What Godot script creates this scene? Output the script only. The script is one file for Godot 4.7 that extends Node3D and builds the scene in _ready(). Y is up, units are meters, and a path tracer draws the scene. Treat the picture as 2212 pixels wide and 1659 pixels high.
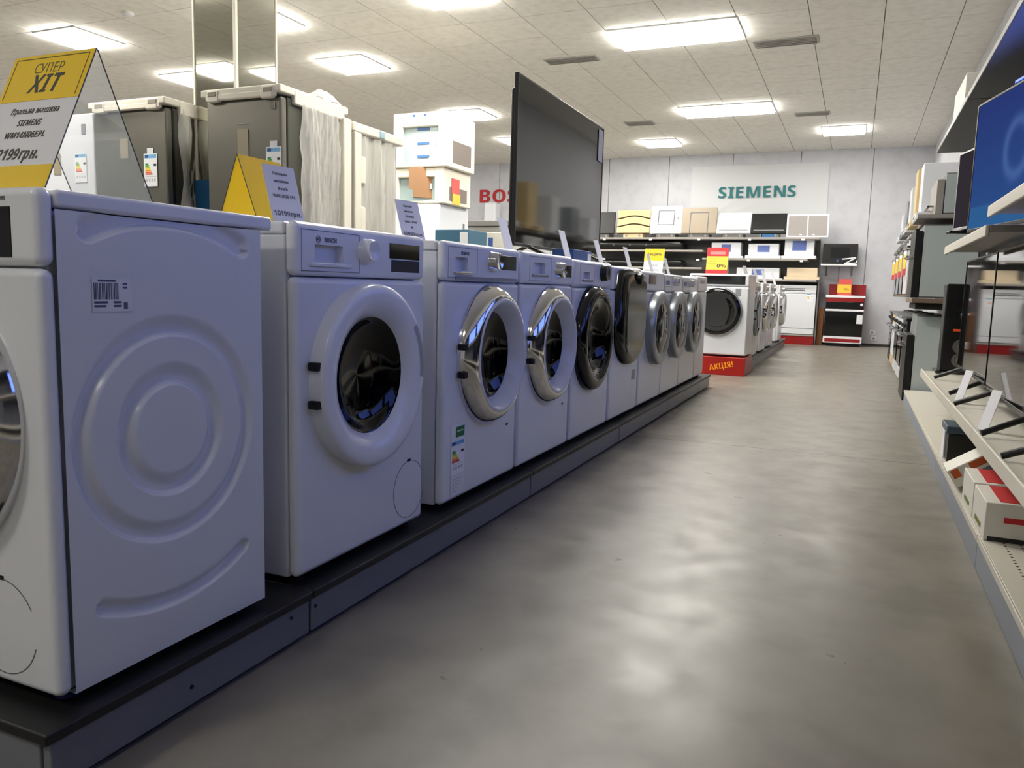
extends Node3D
# Appliance shop aisle: washing machines on a low plinth to the left, gondola with televisions to the right.

var mats := {}
var used := {}
var texs := {}
var sans: SystemFont
var bold: SystemFont

# ---------------------------------------------------------------- mesh builder
class MB:
	var v := PackedVector3Array()
	var n := PackedVector3Array()
	var uv := PackedVector2Array()
	var xf := Transform3D()

	func tri(a: Vector3, b: Vector3, c: Vector3, na: Vector3, nb: Vector3, nc: Vector3, ua := Vector2.ZERO, ub := Vector2.ZERO, uc := Vector2.ZERO) -> void:
		if (b - a).cross(c - a).dot(na + nb + nc) > 0.0:
			var t := b; b = c; c = t
			t = nb; nb = nc; nc = t
			var w := ub; ub = uc; uc = w
		v.append(xf * a); v.append(xf * b); v.append(xf * c)
		n.append((xf.basis * na).normalized()); n.append((xf.basis * nb).normalized()); n.append((xf.basis * nc).normalized())
		uv.append(ua); uv.append(ub); uv.append(uc)

	func quad(a: Vector3, b: Vector3, c: Vector3, d: Vector3, nn: Vector3) -> void:
		tri(a, b, c, nn, nn, nn, Vector2(0, 1), Vector2(1, 1), Vector2(1, 0))
		tri(a, c, d, nn, nn, nn, Vector2(0, 1), Vector2(1, 0), Vector2(0, 0))

	func quadn(p: Array, q: Array) -> void:
		tri(p[0], p[1], p[2], q[0], q[1], q[2])
		tri(p[0], p[2], p[3], q[0], q[2], q[3])

	# box between two corners
	func box(a: Vector3, b: Vector3) -> MB:
		var x0 := minf(a.x, b.x); var x1 := maxf(a.x, b.x)
		var y0 := minf(a.y, b.y); var y1 := maxf(a.y, b.y)
		var z0 := minf(a.z, b.z); var z1 := maxf(a.z, b.z)
		quad(Vector3(x0, y0, z1), Vector3(x1, y0, z1), Vector3(x1, y1, z1), Vector3(x0, y1, z1), Vector3(0, 0, 1))
		quad(Vector3(x1, y0, z0), Vector3(x0, y0, z0), Vector3(x0, y1, z0), Vector3(x1, y1, z0), Vector3(0, 0, -1))
		quad(Vector3(x1, y0, z1), Vector3(x1, y0, z0), Vector3(x1, y1, z0), Vector3(x1, y1, z1), Vector3(1, 0, 0))
		quad(Vector3(x0, y0, z0), Vector3(x0, y0, z1), Vector3(x0, y1, z1), Vector3(x0, y1, z0), Vector3(-1, 0, 0))
		quad(Vector3(x0, y1, z1), Vector3(x1, y1, z1), Vector3(x1, y1, z0), Vector3(x0, y1, z0), Vector3(0, 1, 0))
		quad(Vector3(x0, y0, z0), Vector3(x1, y0, z0), Vector3(x1, y0, z1), Vector3(x0, y0, z1), Vector3(0, -1, 0))
		return self

	# rounded box between two corners; k steps in the rounding; hole = Rect2 cut in the +z face to the depth dp
	func rbox(a: Vector3, b: Vector3, r: float, k := 2, hole := Rect2(), dp := 0.02) -> MB:
		var lo := Vector3(minf(a.x, b.x), minf(a.y, b.y), minf(a.z, b.z))
		var hi := Vector3(maxf(a.x, b.x), maxf(a.y, b.y), maxf(a.z, b.z))
		var c := (lo + hi) / 2.0
		var h := (hi - lo) / 2.0
		r = minf(r, minf(h.x, minf(h.y, h.z)) * 0.98)
		var cut := hole.size.x > 0.0
		for ax in 3:
			for sg in [-1.0, 1.0]:
				var u := (ax + 1) % 3
				var w := (ax + 2) % 3
				var us := steps(h[u], r, k)
				var ws := steps(h[w], r, k)
				for i in us.size() - 1:
					for j in ws.size() - 1:
						if cut and ax == 2 and sg > 0 and i == k and j == k:
							continue
						var ps := []
						var ns := []
						for o in [[0, 0], [1, 0], [1, 1], [0, 1]]:
							var p := Vector3.ZERO
							p[ax] = h[ax] * sg
							p[u] = us[i + o[0]]
							p[w] = ws[j + o[1]]
							var q := Vector3(clampf(p.x, -h.x + r, h.x - r), clampf(p.y, -h.y + r, h.y - r), clampf(p.z, -h.z + r, h.z - r))
							var d := (p - q).normalized()
							ps.append(c + q + d * r)
							ns.append(d)
						quadn(ps, ns)
		if cut:
			var z := hi.z
			var f := Vector3(0, 0, 1)
			var xs := [lo.x + r, hole.position.x, hole.end.x, hi.x - r]
			var ys := [lo.y + r, hole.position.y, hole.end.y, hi.y - r]
			for i in 3:
				for j in 3:
					if i == 1 and j == 1:
						continue
					quad(Vector3(xs[i], ys[j], z), Vector3(xs[i + 1], ys[j], z), Vector3(xs[i + 1], ys[j + 1], z), Vector3(xs[i], ys[j + 1], z), f)
			var zb := z - dp
			quad(Vector3(xs[1], ys[1], zb), Vector3(xs[2], ys[1], zb), Vector3(xs[2], ys[2], zb), Vector3(xs[1], ys[2], zb), f)
			quad(Vector3(xs[1], ys[1], z), Vector3(xs[2], ys[1], z), Vector3(xs[2], ys[1], zb), Vector3(xs[1], ys[1], zb), Vector3(0, 1, 0))
			quad(Vector3(xs[1], ys[2], z), Vector3(xs[2], ys[2], z), Vector3(xs[2], ys[2], zb), Vector3(xs[1], ys[2], zb), Vector3(0, -1, 0))
			quad(Vector3(xs[1], ys[1], z), Vector3(xs[1], ys[2], z), Vector3(xs[1], ys[2], zb), Vector3(xs[1], ys[1], zb), Vector3(1, 0, 0))
			quad(Vector3(xs[2], ys[1], z), Vector3(xs[2], ys[2], z), Vector3(xs[2], ys[2], zb), Vector3(xs[2], ys[1], zb), Vector3(-1, 0, 0))
		return self

	func steps(h: float, r: float, k: int) -> Array:
		var out := []
		for i in k:
			out.append(-h + r - r * tan(PI / 4.0 * (1.0 - float(i) / k)))
		out.append(-h + r)
		out.append(h - r)
		for i in k:
			out.append(h - r + r * tan(PI / 4.0 * float(i + 1) / k))
		return out

	# profile of (radius, height) turned round the z axis; a0..a1 in radians
	func lathe(p: Array, segs := 48, a0 := 0.0, a1 := TAU) -> MB:
		var m := p.size()
		var sn := []
		for i in m - 1:
			var d: Vector2 = p[i + 1] - p[i]
			sn.append(Vector2(d.y, -d.x).normalized())
		for i in m - 1:
			var n0: Vector2 = sn[i]
			var n1: Vector2 = sn[i]
			if i > 0 and sn[i].dot(sn[i - 1]) > 0.6:
				n0 = (sn[i] + sn[i - 1]).normalized()
			if i < m - 2 and sn[i].dot(sn[i + 1]) > 0.6:
				n1 = (sn[i] + sn[i + 1]).normalized()
			for s in segs:
				var t0 := lerpf(a0, a1, float(s) / segs)
				var t1 := lerpf(a0, a1, float(s + 1) / segs)
				var c0 := cos(t0); var s0 := sin(t0); var c1 := cos(t1); var s1 := sin(t1)
				var A: Vector2 = p[i]
				var B: Vector2 = p[i + 1]
				quadn([Vector3(A.x * c0, A.x * s0, A.y), Vector3(A.x * c1, A.x * s1, A.y), Vector3(B.x * c1, B.x * s1, B.y), Vector3(B.x * c0, B.x * s0, B.y)],
					[Vector3(n0.x * c0, n0.x * s0, n0.y), Vector3(n0.x * c1, n0.x * s1, n0.y), Vector3(n1.x * c1, n1.x * s1, n1.y), Vector3(n1.x * c0, n1.x * s0, n1.y)])
		return self

	# flat polygon in x, y pushed from z0 to z1
	func prism(poly: PackedVector2Array, z0: float, z1: float) -> MB:
		var ix := Geometry2D.triangulate_polygon(poly)
		for i in range(0, ix.size(), 3):
			var a := poly[ix[i]]; var b := poly[ix[i + 1]]; var c := poly[ix[i + 2]]
			var f := Vector3(0, 0, 1)
			tri(Vector3(a.x, a.y, z1), Vector3(b.x, b.y, z1), Vector3(c.x, c.y, z1), f, f, f)
			tri(Vector3(a.x, a.y, z0), Vector3(b.x, b.y, z0), Vector3(c.x, c.y, z0), -f, -f, -f)
		var s := 1.0 if not Geometry2D.is_polygon_clockwise(poly) else -1.0
		for i in poly.size():
			var a := poly[i]
			var b := poly[(i + 1) % poly.size()]
			var d := (b - a).normalized() * s
			quad(Vector3(a.x, a.y, z0), Vector3(b.x, b.y, z0), Vector3(b.x, b.y, z1), Vector3(a.x, a.y, z1), Vector3(d.y, -d.x, 0))
		return self

	# round bar along points
	func tube(pts: Array, r: float, segs := 8) -> MB:
		for i in pts.size() - 1:
			var a: Vector3 = pts[i]
			var b: Vector3 = pts[i + 1]
			var d := (b - a).normalized()
			var e := d.cross(Vector3.UP if absf(d.y) < 0.9 else Vector3.RIGHT).normalized()
			var g := d.cross(e)
			for s in segs:
				var t0 := TAU * s / segs
				var t1 := TAU * (s + 1) / segs
				var q0 := e * cos(t0) + g * sin(t0)
				var q1 := e * cos(t1) + g * sin(t1)
				quadn([a + q0 * r, a + q1 * r, b + q1 * r, b + q0 * r], [q0, q1, q1, q0])
				tri(a, a + q0 * r, a + q1 * r, -d, -d, -d)
				tri(b, b + q0 * r, b + q1 * r, d, d, d)
		return self

	# smooth sheet over a grid of points; f(u, v) gives a point, side a rough outward direction
	func sheet(nu: int, nv: int, f: Callable, side: Vector3) -> MB:
		var ps := PackedVector3Array()
		for j in nv + 1:
			for i in nu + 1:
				ps.append(f.call(float(i) / nu, float(j) / nv))
		var ns := PackedVector3Array()
		for j in nv + 1:
			for i in nu + 1:
				var du := ps[j * (nu + 1) + mini(i + 1, nu)] - ps[j * (nu + 1) + maxi(i - 1, 0)]
				var dv := ps[mini(j + 1, nv) * (nu + 1) + i] - ps[maxi(j - 1, 0) * (nu + 1) + i]
				var q := du.cross(dv).normalized()
				ns.append(q if q.dot(side) >= 0 else -q)
		for j in nv:
			for i in nu:
				var a := j * (nu + 1) + i
				var b := a + 1
				var c := b + nu + 1
				var d := a + nu + 1
				var u0 := float(i) / nu; var u1 := float(i + 1) / nu
				var v0 := 1.0 - float(j) / nv; var v1 := 1.0 - float(j + 1) / nv
				tri(ps[a], ps[b], ps[c], ns[a], ns[b], ns[c], Vector2(u0, v0), Vector2(u1, v0), Vector2(u1, v1))
				tri(ps[a], ps[c], ps[d], ns[a], ns[c], ns[d], Vector2(u0, v0), Vector2(u1, v1), Vector2(u0, v1))
		return self

	func at(p: Vector3, b := Basis()) -> MB:
		xf = Transform3D(b, p)
		return self

	func mesh() -> ArrayMesh:
		var a := []
		a.resize(Mesh.ARRAY_MAX)
		a[Mesh.ARRAY_VERTEX] = v
		a[Mesh.ARRAY_NORMAL] = n
		a[Mesh.ARRAY_TEX_UV] = uv
		var m := ArrayMesh.new()
		m.add_surface_from_arrays(Mesh.PRIMITIVE_TRIANGLES, a)
		return m


func bx(a: Vector3, b: Vector3) -> MB:
	return MB.new().box(a, b)


func rb(a: Vector3, b: Vector3, r: float, k := 2) -> MB:
	return MB.new().rbox(a, b, r, k)


func V(x: float, y: float, z: float) -> Vector3:
	return Vector3(x, y, z)


# ---------------------------------------------------------------- objects
func numbered(called: String) -> String:
	if not used.has(called):
		used[called] = 0
		return called
	used[called] += 1
	return "%s_%03d" % [called, used[called]]


func obj(called: String, what, m: Material, parent: Node = null, label := "") -> MeshInstance3D:
	var o := MeshInstance3D.new()
	o.name = called if parent else numbered(called)
	o.mesh = what.mesh() if what is MB else what
	o.material_override = m
	if label:
		o.set_meta("label", label)
	(parent if parent else self).add_child(o, true)
	return o


func thing(called: String, label: String, category: String, at := Vector3.ZERO, turn := 0.0, group := "") -> Node3D:
	var o := Node3D.new()
	o.name = numbered(called)
	add_child(o)
	o.position = at
	o.rotation.y = turn
	return tag(o, label, category, group)


func tag(o: Node3D, label: String, category: String, group := "") -> Node3D:
	o.set_meta("label", label)
	o.set_meta("category", category)
	if group:
		o.set_meta("group", group)
	return o


func struct(called: String) -> Node3D:
	var o := Node3D.new()
	o.name = called
	add_child(o)
	o.set_meta("kind", "structure")
	return o


# ---------------------------------------------------------------- materials
func mat(key: String, c: Color, rough := 0.5, metal := 0.0, spec := 0.5) -> StandardMaterial3D:
	if mats.has(key):
		return mats[key]
	var m := StandardMaterial3D.new()
	m.resource_name = key
	m.albedo_color = c
	m.roughness = rough
	m.metallic = metal
	m.metallic_specular = spec
	mats[key] = m
	return m


func glow(key: String, c: Color, e: float) -> StandardMaterial3D:
	var m := mat(key, c, 0.4)
	m.emission_enabled = true
	m.emission = c
	m.emission_energy_multiplier = e
	return m


func clear(key: String, c: Color, rough := 0.05) -> StandardMaterial3D:
	var m := mat(key, c, rough)
	m.transparency = BaseMaterial3D.TRANSPARENCY_ALPHA
	m.cull_mode = BaseMaterial3D.CULL_DISABLED
	return m


func noise(sd: int, freq: float, ramp: Array, size := 512, oct := 4, kind := FastNoiseLite.TYPE_SIMPLEX_SMOOTH) -> NoiseTexture2D:
	var t := NoiseTexture2D.new()
	t.width = size
	t.height = size
	t.seamless = true
	var f := FastNoiseLite.new()
	f.seed = sd
	f.noise_type = kind
	f.frequency = freq
	f.fractal_octaves = oct
	t.noise = f
	var g := Gradient.new()
	g.offsets = PackedFloat32Array([0.0, 0.5, 1.0])
	g.colors = PackedColorArray([ramp[0], ramp[1], ramp[2]])
	t.color_ramp = g
	return t


func img_mat(key: String, im: Image, rough := 0.6) -> StandardMaterial3D:
	if mats.has(key):
		return mats[key]
	var m := mat(key, Color.WHITE, rough)
	m.albedo_texture = ImageTexture.create_from_image(im)
	m.cull_mode = BaseMaterial3D.CULL_DISABLED
	return m


func pic(w: int, h: int, c: Color) -> Image:
	var im := Image.create(w, h, false, Image.FORMAT_RGBA8)
	im.fill(c)
	return im


func energy_mat() -> StandardMaterial3D:
	if mats.has("energy_label"):
		return mats["energy_label"]
	var im := pic(60, 120, Color(0.93, 0.94, 0.95))
	im.fill_rect(Rect2i(3, 3, 54, 14), Color(0.45, 0.68, 0.85))
	im.fill_rect(Rect2i(6, 5, 14, 10), Color(0.12, 0.25, 0.5))
	var cs := [Color(0.0, 0.5, 0.22), Color(0.3, 0.65, 0.2), Color(0.7, 0.78, 0.1), Color(0.95, 0.85, 0.1), Color(0.95, 0.62, 0.1), Color(0.88, 0.38, 0.12), Color(0.8, 0.15, 0.12)]
	for i in 7:
		im.fill_rect(Rect2i(6, 36 + i * 6, 14 + i * 3, 5), cs[i])
	im.fill_rect(Rect2i(44, 38, 12, 8), Color(0.08, 0.08, 0.1))
	im.fill_rect(Rect2i(6, 84, 48, 1), Color(0.6, 0.6, 0.65))
	for i in 4:
		im.fill_rect(Rect2i(8 + i * 12, 92, 8, 10), Color(0.75, 0.76, 0.8))
	return img_mat("energy_label", im)


func card(w: float, h: float) -> MB:
	var b := MB.new()
	b.quad(V(-w / 2, 0, 0), V(w / 2, 0, 0), V(w / 2, h, 0), V(-w / 2, h, 0), V(0, 0, 1))
	b.quad(V(w / 2, 0, -0.0006), V(-w / 2, 0, -0.0006), V(-w / 2, h, -0.0006), V(w / 2, h, -0.0006), V(0, 0, -1))
	return b


# lettering fitted in a width and a cap height, its lower left or middle at the point, facing +z
func letters(txt: String, m: Material, parent: Node, at: Vector3, cap: float, width := 0.0, heavy := true, turn := Vector3.ZERO, depth := 0.001, italic := 0.0) -> MeshInstance3D:
	var t := TextMesh.new()
	t.text = txt
	t.font = bold if heavy else sans
	t.font_size = 32
	t.pixel_size = cap / (32 * 0.714)
	t.depth = depth
	t.curve_step = 3.0
	t.horizontal_alignment = HORIZONTAL_ALIGNMENT_CENTER
	t.vertical_alignment = VERTICAL_ALIGNMENT_CENTER
	t.material = m
	var am := ArrayMesh.new()
	var arr := t.surface_get_arrays(0)
	am.add_surface_from_arrays(Mesh.PRIMITIVE_TRIANGLES, arr)
	var o := obj("lettering", am, m, parent)
	var wd := t.get_aabb().size.x
	var sx := width / wd if width > 0.0 and wd > 0.0 else 1.0
	o.transform = Transform3D(Basis.from_euler(turn) * Basis(V(sx, 0, 0), V(italic, 1, 0), V(0, 0, 1)), at)
	return o


# ---------------------------------------------------------------- start
func _ready() -> void:
	sans = SystemFont.new()
	sans.font_names = PackedStringArray(["Droid Sans"])
	bold = SystemFont.new()
	bold.font_names = PackedStringArray(["Droid Sans"])
	bold.font_weight = 700

	# camera
	var cam := Camera3D.new()
	cam.name = "camera"
	cam.fov = rad_to_deg(2.0 * atan(829.5 / 1700.0))
	cam.near = 0.05
	cam.far = 60.0
	cam.transform = Transform3D(Basis(V(0.916679, 0.025792, -0.398792), V(-0.072799, 0.991995, -0.103182), V(0.392938, 0.123617, 0.911218)), V(0, 0.85, 0))
	add_child(cam)

	# surroundings
	var we := WorldEnvironment.new()
	we.name = "surroundings"
	var e := Environment.new()
	e.background_mode = Environment.BG_COLOR
	e.background_color = Color(0.02, 0.02, 0.02)
	e.tonemap_mode = Environment.TONE_MAPPER_LINEAR
	e.tonemap_exposure = 1.42
	e.sdfgi_enabled = true
	e.ssao_enabled = true
	e.ssil_enabled = true
	we.environment = e
	add_child(we)

	base_materials()
	ceiling_lights()
	room()
	plinths()
	washing_machines()
	signs_on_machines()
	fridges_and_column()
	oven_stack()
	big_television()
	far_row()
	back_wall_display()
	gondola()
	gondola_goods()
	far_right_ovens()


func base_materials() -> void:
	mat("enamel", Color(0.86, 0.87, 0.89), 0.28)
	mat("enamel_side", Color(0.85, 0.86, 0.88), 0.24)
	mat("plastic_white", Color(0.87, 0.88, 0.9), 0.22)
	mat("plastic_grey", Color(0.55, 0.56, 0.58), 0.35)
	mat("plastic_dark", Color(0.05, 0.05, 0.055), 0.3)
	mat("chrome", Color(0.86, 0.86, 0.87), 0.09, 1.0)
	mat("chrome_dark", Color(0.25, 0.25, 0.26), 0.1, 1.0)
	mat("silver", Color(0.62, 0.64, 0.66), 0.3, 0.7)
	mat("door_glass", Color(0.012, 0.015, 0.022), 0.06, 0.0, 0.4)
	mat("display", Color(0.02, 0.022, 0.025), 0.08)
	mat("slot", Color(0.02, 0.02, 0.022), 0.7)
	mat("foot_blue", Color(0.08, 0.1, 0.35), 0.5)
	mat("print_grey", Color(0.4, 0.41, 0.43), 0.6)
	mat("print_dark", Color(0.1, 0.1, 0.11), 0.6)
	mat("paper", Color(0.88, 0.88, 0.9), 0.7)
	mat("paper_yellow", Color(0.93, 0.78, 0.05), 0.6)
	var thin := mat("paper_yellow_thin", Color(0.95, 0.84, 0.25), 0.6)
	thin.backlight_enabled = true
	thin.backlight = Color(1.0, 0.95, 0.5)
	mat("paper_red", Color(0.75, 0.12, 0.14), 0.6)
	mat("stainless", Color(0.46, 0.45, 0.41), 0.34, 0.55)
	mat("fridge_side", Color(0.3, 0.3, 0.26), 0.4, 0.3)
	mat("foam", Color(0.88, 0.86, 0.8), 0.9)
	mat("carton", Color(0.62, 0.47, 0.34), 0.85)
	mat("black_gloss", Color(0.012, 0.012, 0.014), 0.04, 0.0, 0.6)
	mat("black_satin", Color(0.03, 0.03, 0.032), 0.4)
	mat("shelf_white", Color(0.8, 0.78, 0.73), 0.4)
	mat("shelf_grey", Color(0.42, 0.41, 0.4), 0.5)
	mat("rack_grey", Color(0.44, 0.45, 0.45), 0.55)
	mat("cream_pale", Color(0.84, 0.77, 0.66), 0.4)
	mat("strip_blue", Color(0.5, 0.53, 0.58), 0.4)
	mat("red_paint", Color(0.55, 0.05, 0.06), 0.4)
	mat("cream", Color(0.83, 0.74, 0.55), 0.4)
	mat("beige", Color(0.62, 0.57, 0.5), 0.4)
	mat("wood", Color(0.5, 0.33, 0.18), 0.6)
	mat("panel_blue", Color(0.14, 0.38, 0.58), 0.5)
	var wrap := clear("wrap", Color(0.95, 0.94, 0.9, 0.5), 0.26)
	wrap.metallic_specular = 0.6
	clear("acrylic", Color(0.9, 0.95, 0.95, 0.12), 0.03)
	var lid := mat("plinth_top", Color(0.07, 0.07, 0.075), 0.45)
	lid.albedo_texture = noise(4, 0.05, [Color(0.75, 0.75, 0.75), Color(0.95, 0.95, 0.95), Color(1, 1, 1)], 256)
	lid.uv1_triplanar = true
	lid.uv1_scale = V(2, 2, 2)
	mat("plinth_face", Color(0.45, 0.46, 0.49), 0.35)


# ---------------------------------------------------------------- lights
func ceiling_lights() -> void:
	var face := glow("lamp_face", Color(1.0, 0.985, 0.95), 44.0)
	var soft := glow("lamp_face_soft", Color(1.0, 0.985, 0.95), 26.0)
	var faint := glow("lamp_face_faint", Color(1.0, 0.985, 0.95), 9.0)
	var frame := mat("lamp_frame", Color(0.85, 0.85, 0.85), 0.5)
	# x, z, width: those in view first, then the rest of the same grid above and behind the camera
	var list := [
		[-1.74, -7.74, 1.19, "double ceiling light panel, the larger one above the aisle nearer the camera"],
		[-1.76, -11.06, 1.19, "double ceiling light panel above the aisle, second one towards the back wall"],
		[-5.32, -7.65, 0.595, "square ceiling light panel above the plastic-wrapped fridges"],
		[-5.24, -10.36, 0.595, "square ceiling light panel beside the top of the boxed oven stack"],
		[-7.5, -5.95, 0.595, "square ceiling light panel behind the top edge of the yellow sale tent sign"],
		[-3.13, -13.2, 0.595, "small square ceiling light panel near the back wall above the cream cooker hood"],
		[-0.345, -12.88, 0.595, "small square ceiling light panel near the back wall above the microwave"],
		[-3.3, -6.07, 0.595, "ceiling light panel cut by the top edge of the photo"],
		[-5.32, -12.4, 0.595, "small ceiling light panel half hidden behind the standing television"],
		[-7.58, -7.6, 0.595, "ceiling light panel cut by the white edge of the mirrored column"],
		[-5.3, -6.1, 0.595, "ceiling light panel peeking out beside the mirrored column top"],
		[-1.75, -4.42, 1.19, "double ceiling light panel over the near washing machines"],
		[-5.3, -3.4, 0.595, "square ceiling light panel before the fridge row"],
		[-6.95, -1.1, 0.595, "square ceiling light panel over the left of the shop floor"],
		[-2.6, 1.6, 0.595, "square ceiling light panel behind the camera"],
		[-0.35, 1.3, 0.595, "square ceiling light panel over the aisle behind the camera"],
		[-8.6, -11.6, 0.595, "square ceiling light panel far behind the fridges"],
	]
	var dimmer := [0.65, 0.6, 1.0, 0.8, 1.0, 0.4, 0.4, 1.0, 0.6, 1.0, 1.0, 0.45, 1.0, 1.0, 0.7, 0.22, 0.8]
	var which := -1
	for d in list:
		which += 1
		var t := thing("ceiling_light", d[3], "ceiling light", V(d[0], 3.26, d[1]), 0.0, "ceiling light panels")
		var w: float = d[2]
		var f := MB.new()
		var fw := 0.018
		f.rbox(V(-w / 2, -0.014, -0.2975), V(w / 2, 0.0, -0.2975 + fw), 0.003, 1)
		f.rbox(V(-w / 2, -0.014, 0.2975 - fw), V(w / 2, 0.0, 0.2975), 0.003, 1)
		f.rbox(V(-w / 2, -0.014, -0.2975 + fw), V(-w / 2 + fw, 0.0, 0.2975 - fw), 0.003, 1)
		f.rbox(V(w / 2 - fw, -0.014, -0.2975 + fw), V(w / 2, 0.0, 0.2975 - fw), 0.003, 1)
		obj("lamp_frame", f, frame, t)
		obj("diffuser", bx(V(-w / 2 + fw, -0.036, -0.2975 + fw), V(w / 2 - fw, -0.002, 0.2975 - fw)), face if dimmer[which] > 0.7 else (soft if dimmer[which] > 0.3 else faint), t)
		var l := AreaLight3D.new()
		l.name = "lamp"
		l.area_size = Vector2(w - 0.06, 0.54)
		l.light_color = Color(1.0, 0.975, 0.93)
		l.light_energy = 1.0 * dimmer[which] * w / 0.595
		l.area_range = 20.0
		l.shadow_enabled = true
		l.position = V(0, -0.042, 0)
		l.rotation.x = -PI / 2
		t.add_child(l)


# ---------------------------------------------------------------- room
func room() -> void:
	var fl := struct("floor")
	var fm := mat("concrete", Color(0.53, 0.508, 0.468), 0.4)
	fm.albedo_texture = noise(11, 0.012, [Color(0.84, 0.84, 0.83), Color(0.94, 0.94, 0.94), Color(1, 1, 1)], 1024, 6)
	fm.uv1_triplanar = true
	fm.uv1_world_triplanar = true
	fm.uv1_scale = V(0.25, 0.25, 0.25)
	fm.roughness = 1.0
	fm.roughness_texture = noise(12, 0.02, [Color(0.26, 0.26, 0.26), Color(0.34, 0.34, 0.34), Color(0.44, 0.44, 0.44)], 1024, 5)
	fm.metallic_specular = 0.42
	fm.normal_enabled = true
	var nt := NoiseTexture2D.new()
	nt.width = 1024
	nt.height = 1024
	nt.seamless = true
	nt.as_normal_map = true
	nt.bump_strength = 1.2
	var nf := FastNoiseLite.new()
	nf.seed = 31
	nf.frequency = 0.02
	nf.fractal_octaves = 4
	nt.noise = nf
	fm.normal_texture = nt
	fm.normal_scale = 0.05
	# cast slabs with sawn joints
	var zs := [4.5, 0.3, -4.45, -9.4, -14.6]
	for i in 4:
		obj("floor_slab", bx(V(-11.2, -0.15, zs[i] - 0.002), V(1.05, 0.0, zs[i + 1] + 0.002)), fm, fl)
	obj("floor_bed", bx(V(-11.2, -0.25, 4.5), V(1.05, -0.15, -14.6)), mat("joint", Color(0.12, 0.11, 0.1), 0.9), fl)

	var wm := mat("wall_paint", Color(0.78, 0.785, 0.81), 0.6)
	wm.albedo_texture = noise(21, 0.02, [Color(0.95, 0.95, 0.95), Color(0.99, 0.99, 0.99), Color(1, 1, 1)], 512, 3)
	wm.uv1_triplanar = true
	wm.uv1_world_triplanar = true
	wm.uv1_scale = V(0.4, 0.4, 0.4)
	var wb := struct("wall_back")
	obj("wall_core", bx(V(-11.2, 0, -14.75), V(1.05, 3.4, -14.63)), wm, wb)
	var x := -11.2
	while x < 0.98:
		var x1 := minf(x + 1.13, 1.0)
		var b := MB.new()
		b.rbox(V(x + 0.004, 0.0, -14.64), V(x1 - 0.004, 3.3, -14.6), 0.006, 1)
		obj("wall_panel", b, wm, wb)
		x += 1.13
	var tr := MB.new()
	tr.box(V(-11.2, 0, -14.6), V(1.0, 0.04, -14.585))
	var bb := obj("baseboard_back", tr, mat("base_dark", Color(0.2, 0.19, 0.18), 0.6))
	bb.set_meta("kind", "structure")
	var wr := obj("wall_right", bx(V(0.99, 0, -14.7), V(1.1, 3.4, 4.6)), wm)
	wr.set_meta("kind", "structure")
	var wl := obj("wall_left", bx(V(-11.3, 0, -14.7), V(-11.2, 3.4, 4.6)), wm)
	wl.set_meta("kind", "structure")
	var wf := obj("wall_front", bx(V(-11.3, 0, 4.5), V(1.1, 3.4, 4.6)), wm)
	wf.set_meta("kind", "structure")

	# ceiling: laid-in tiles with recessed joints
	var cl := struct("ceiling")
	var cm := mat("ceiling_tile", Color(0.92, 0.91, 0.88), 0.9)
	cm.albedo_texture = noise(41, 0.03, [Color(0.93, 0.93, 0.93), Color(0.98, 0.98, 0.98), Color(1, 1, 1)], 512, 4)
	cm.uv1_triplanar = true
	cm.uv1_world_triplanar = true
	cm.uv1_scale = V(0.5, 0.5, 0.5)
	obj("ceiling_slab", bx(V(-11.2, 3.29, 4.5), V(1.05, 3.4, -14.7)), mat("ceiling_grid", Color(0.62, 0.61, 0.58), 0.8), cl)
	var tm := MB.new()
	tm.rbox(V(-0.297, 0, -0.297), V(0.297, 0.028, 0.297), 0.0025, 1)
	var tmesh := tm.mesh()
	var rest: Array[Transform3D] = []
	var cells := []
	for i in 21:
		for j in 32:
			var p := V(-11.05 + 0.6 * i, 3.26, 4.25 - 0.6 * j)
			if p.x > 0.7 + 0.3 or p.z < -14.4:
				continue
			var rel := p - V(0, 0.85, 0)
			var d := rel.dot(V(-0.392938, -0.123617, -0.911218))
			var sx := rel.dot(V(0.916679, 0.025792, -0.398792)) / d if d > 0.3 else 99.0
			var sy := rel.dot(V(-0.072799, 0.991995, -0.103182)) / d if d > 0.3 else 99.0
			var seen := d > 0.3 and absf(sx) < 0.7 and absf(sy) < 0.55
			cells.append([d if seen else 1000.0 + rel.length(), p])
	cells.sort_custom(func(a, b): return a[0] < b[0])
	for k in cells.size():
		if k < 300 and cells[k][0] < 1000.0:
			var o := obj("ceiling_tile", tmesh, cm, cl)
			o.position = cells[k][1]
		else:
			rest.append(Transform3D(Basis(), cells[k][1]))
	var mm := MultiMesh.new()
	mm.transform_format = MultiMesh.TRANSFORM_3D
	mm.mesh = tmesh
	mm.instance_count = rest.size()
	for k in rest.size():
		mm.set_instance_transform(k, rest[k])
	var mi := MultiMeshInstance3D.new()
	mi.name = "ceiling_tile_field"
	mi.multimesh = mm
	mi.material_override = cm
	mi.set_meta("kind", "stuff")
	cl.add_child(mi)

	# air vents in the ceiling
	var vents := [[-2.96, -8.24, 0.58, 0.2, "grey ceiling air vent above the big standing television"], [-0.8, -8.31, 0.6, 0.24, "grey ceiling air vent beside the larger double light panel"],
		[-3.08, -11.6, 0.42, 0.26, "small grey ceiling air vent left of the far double light panel"], [-0.72, -11.64, 0.45, 0.2, "small grey ceiling air vent right of the far double light panel"]]
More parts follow.
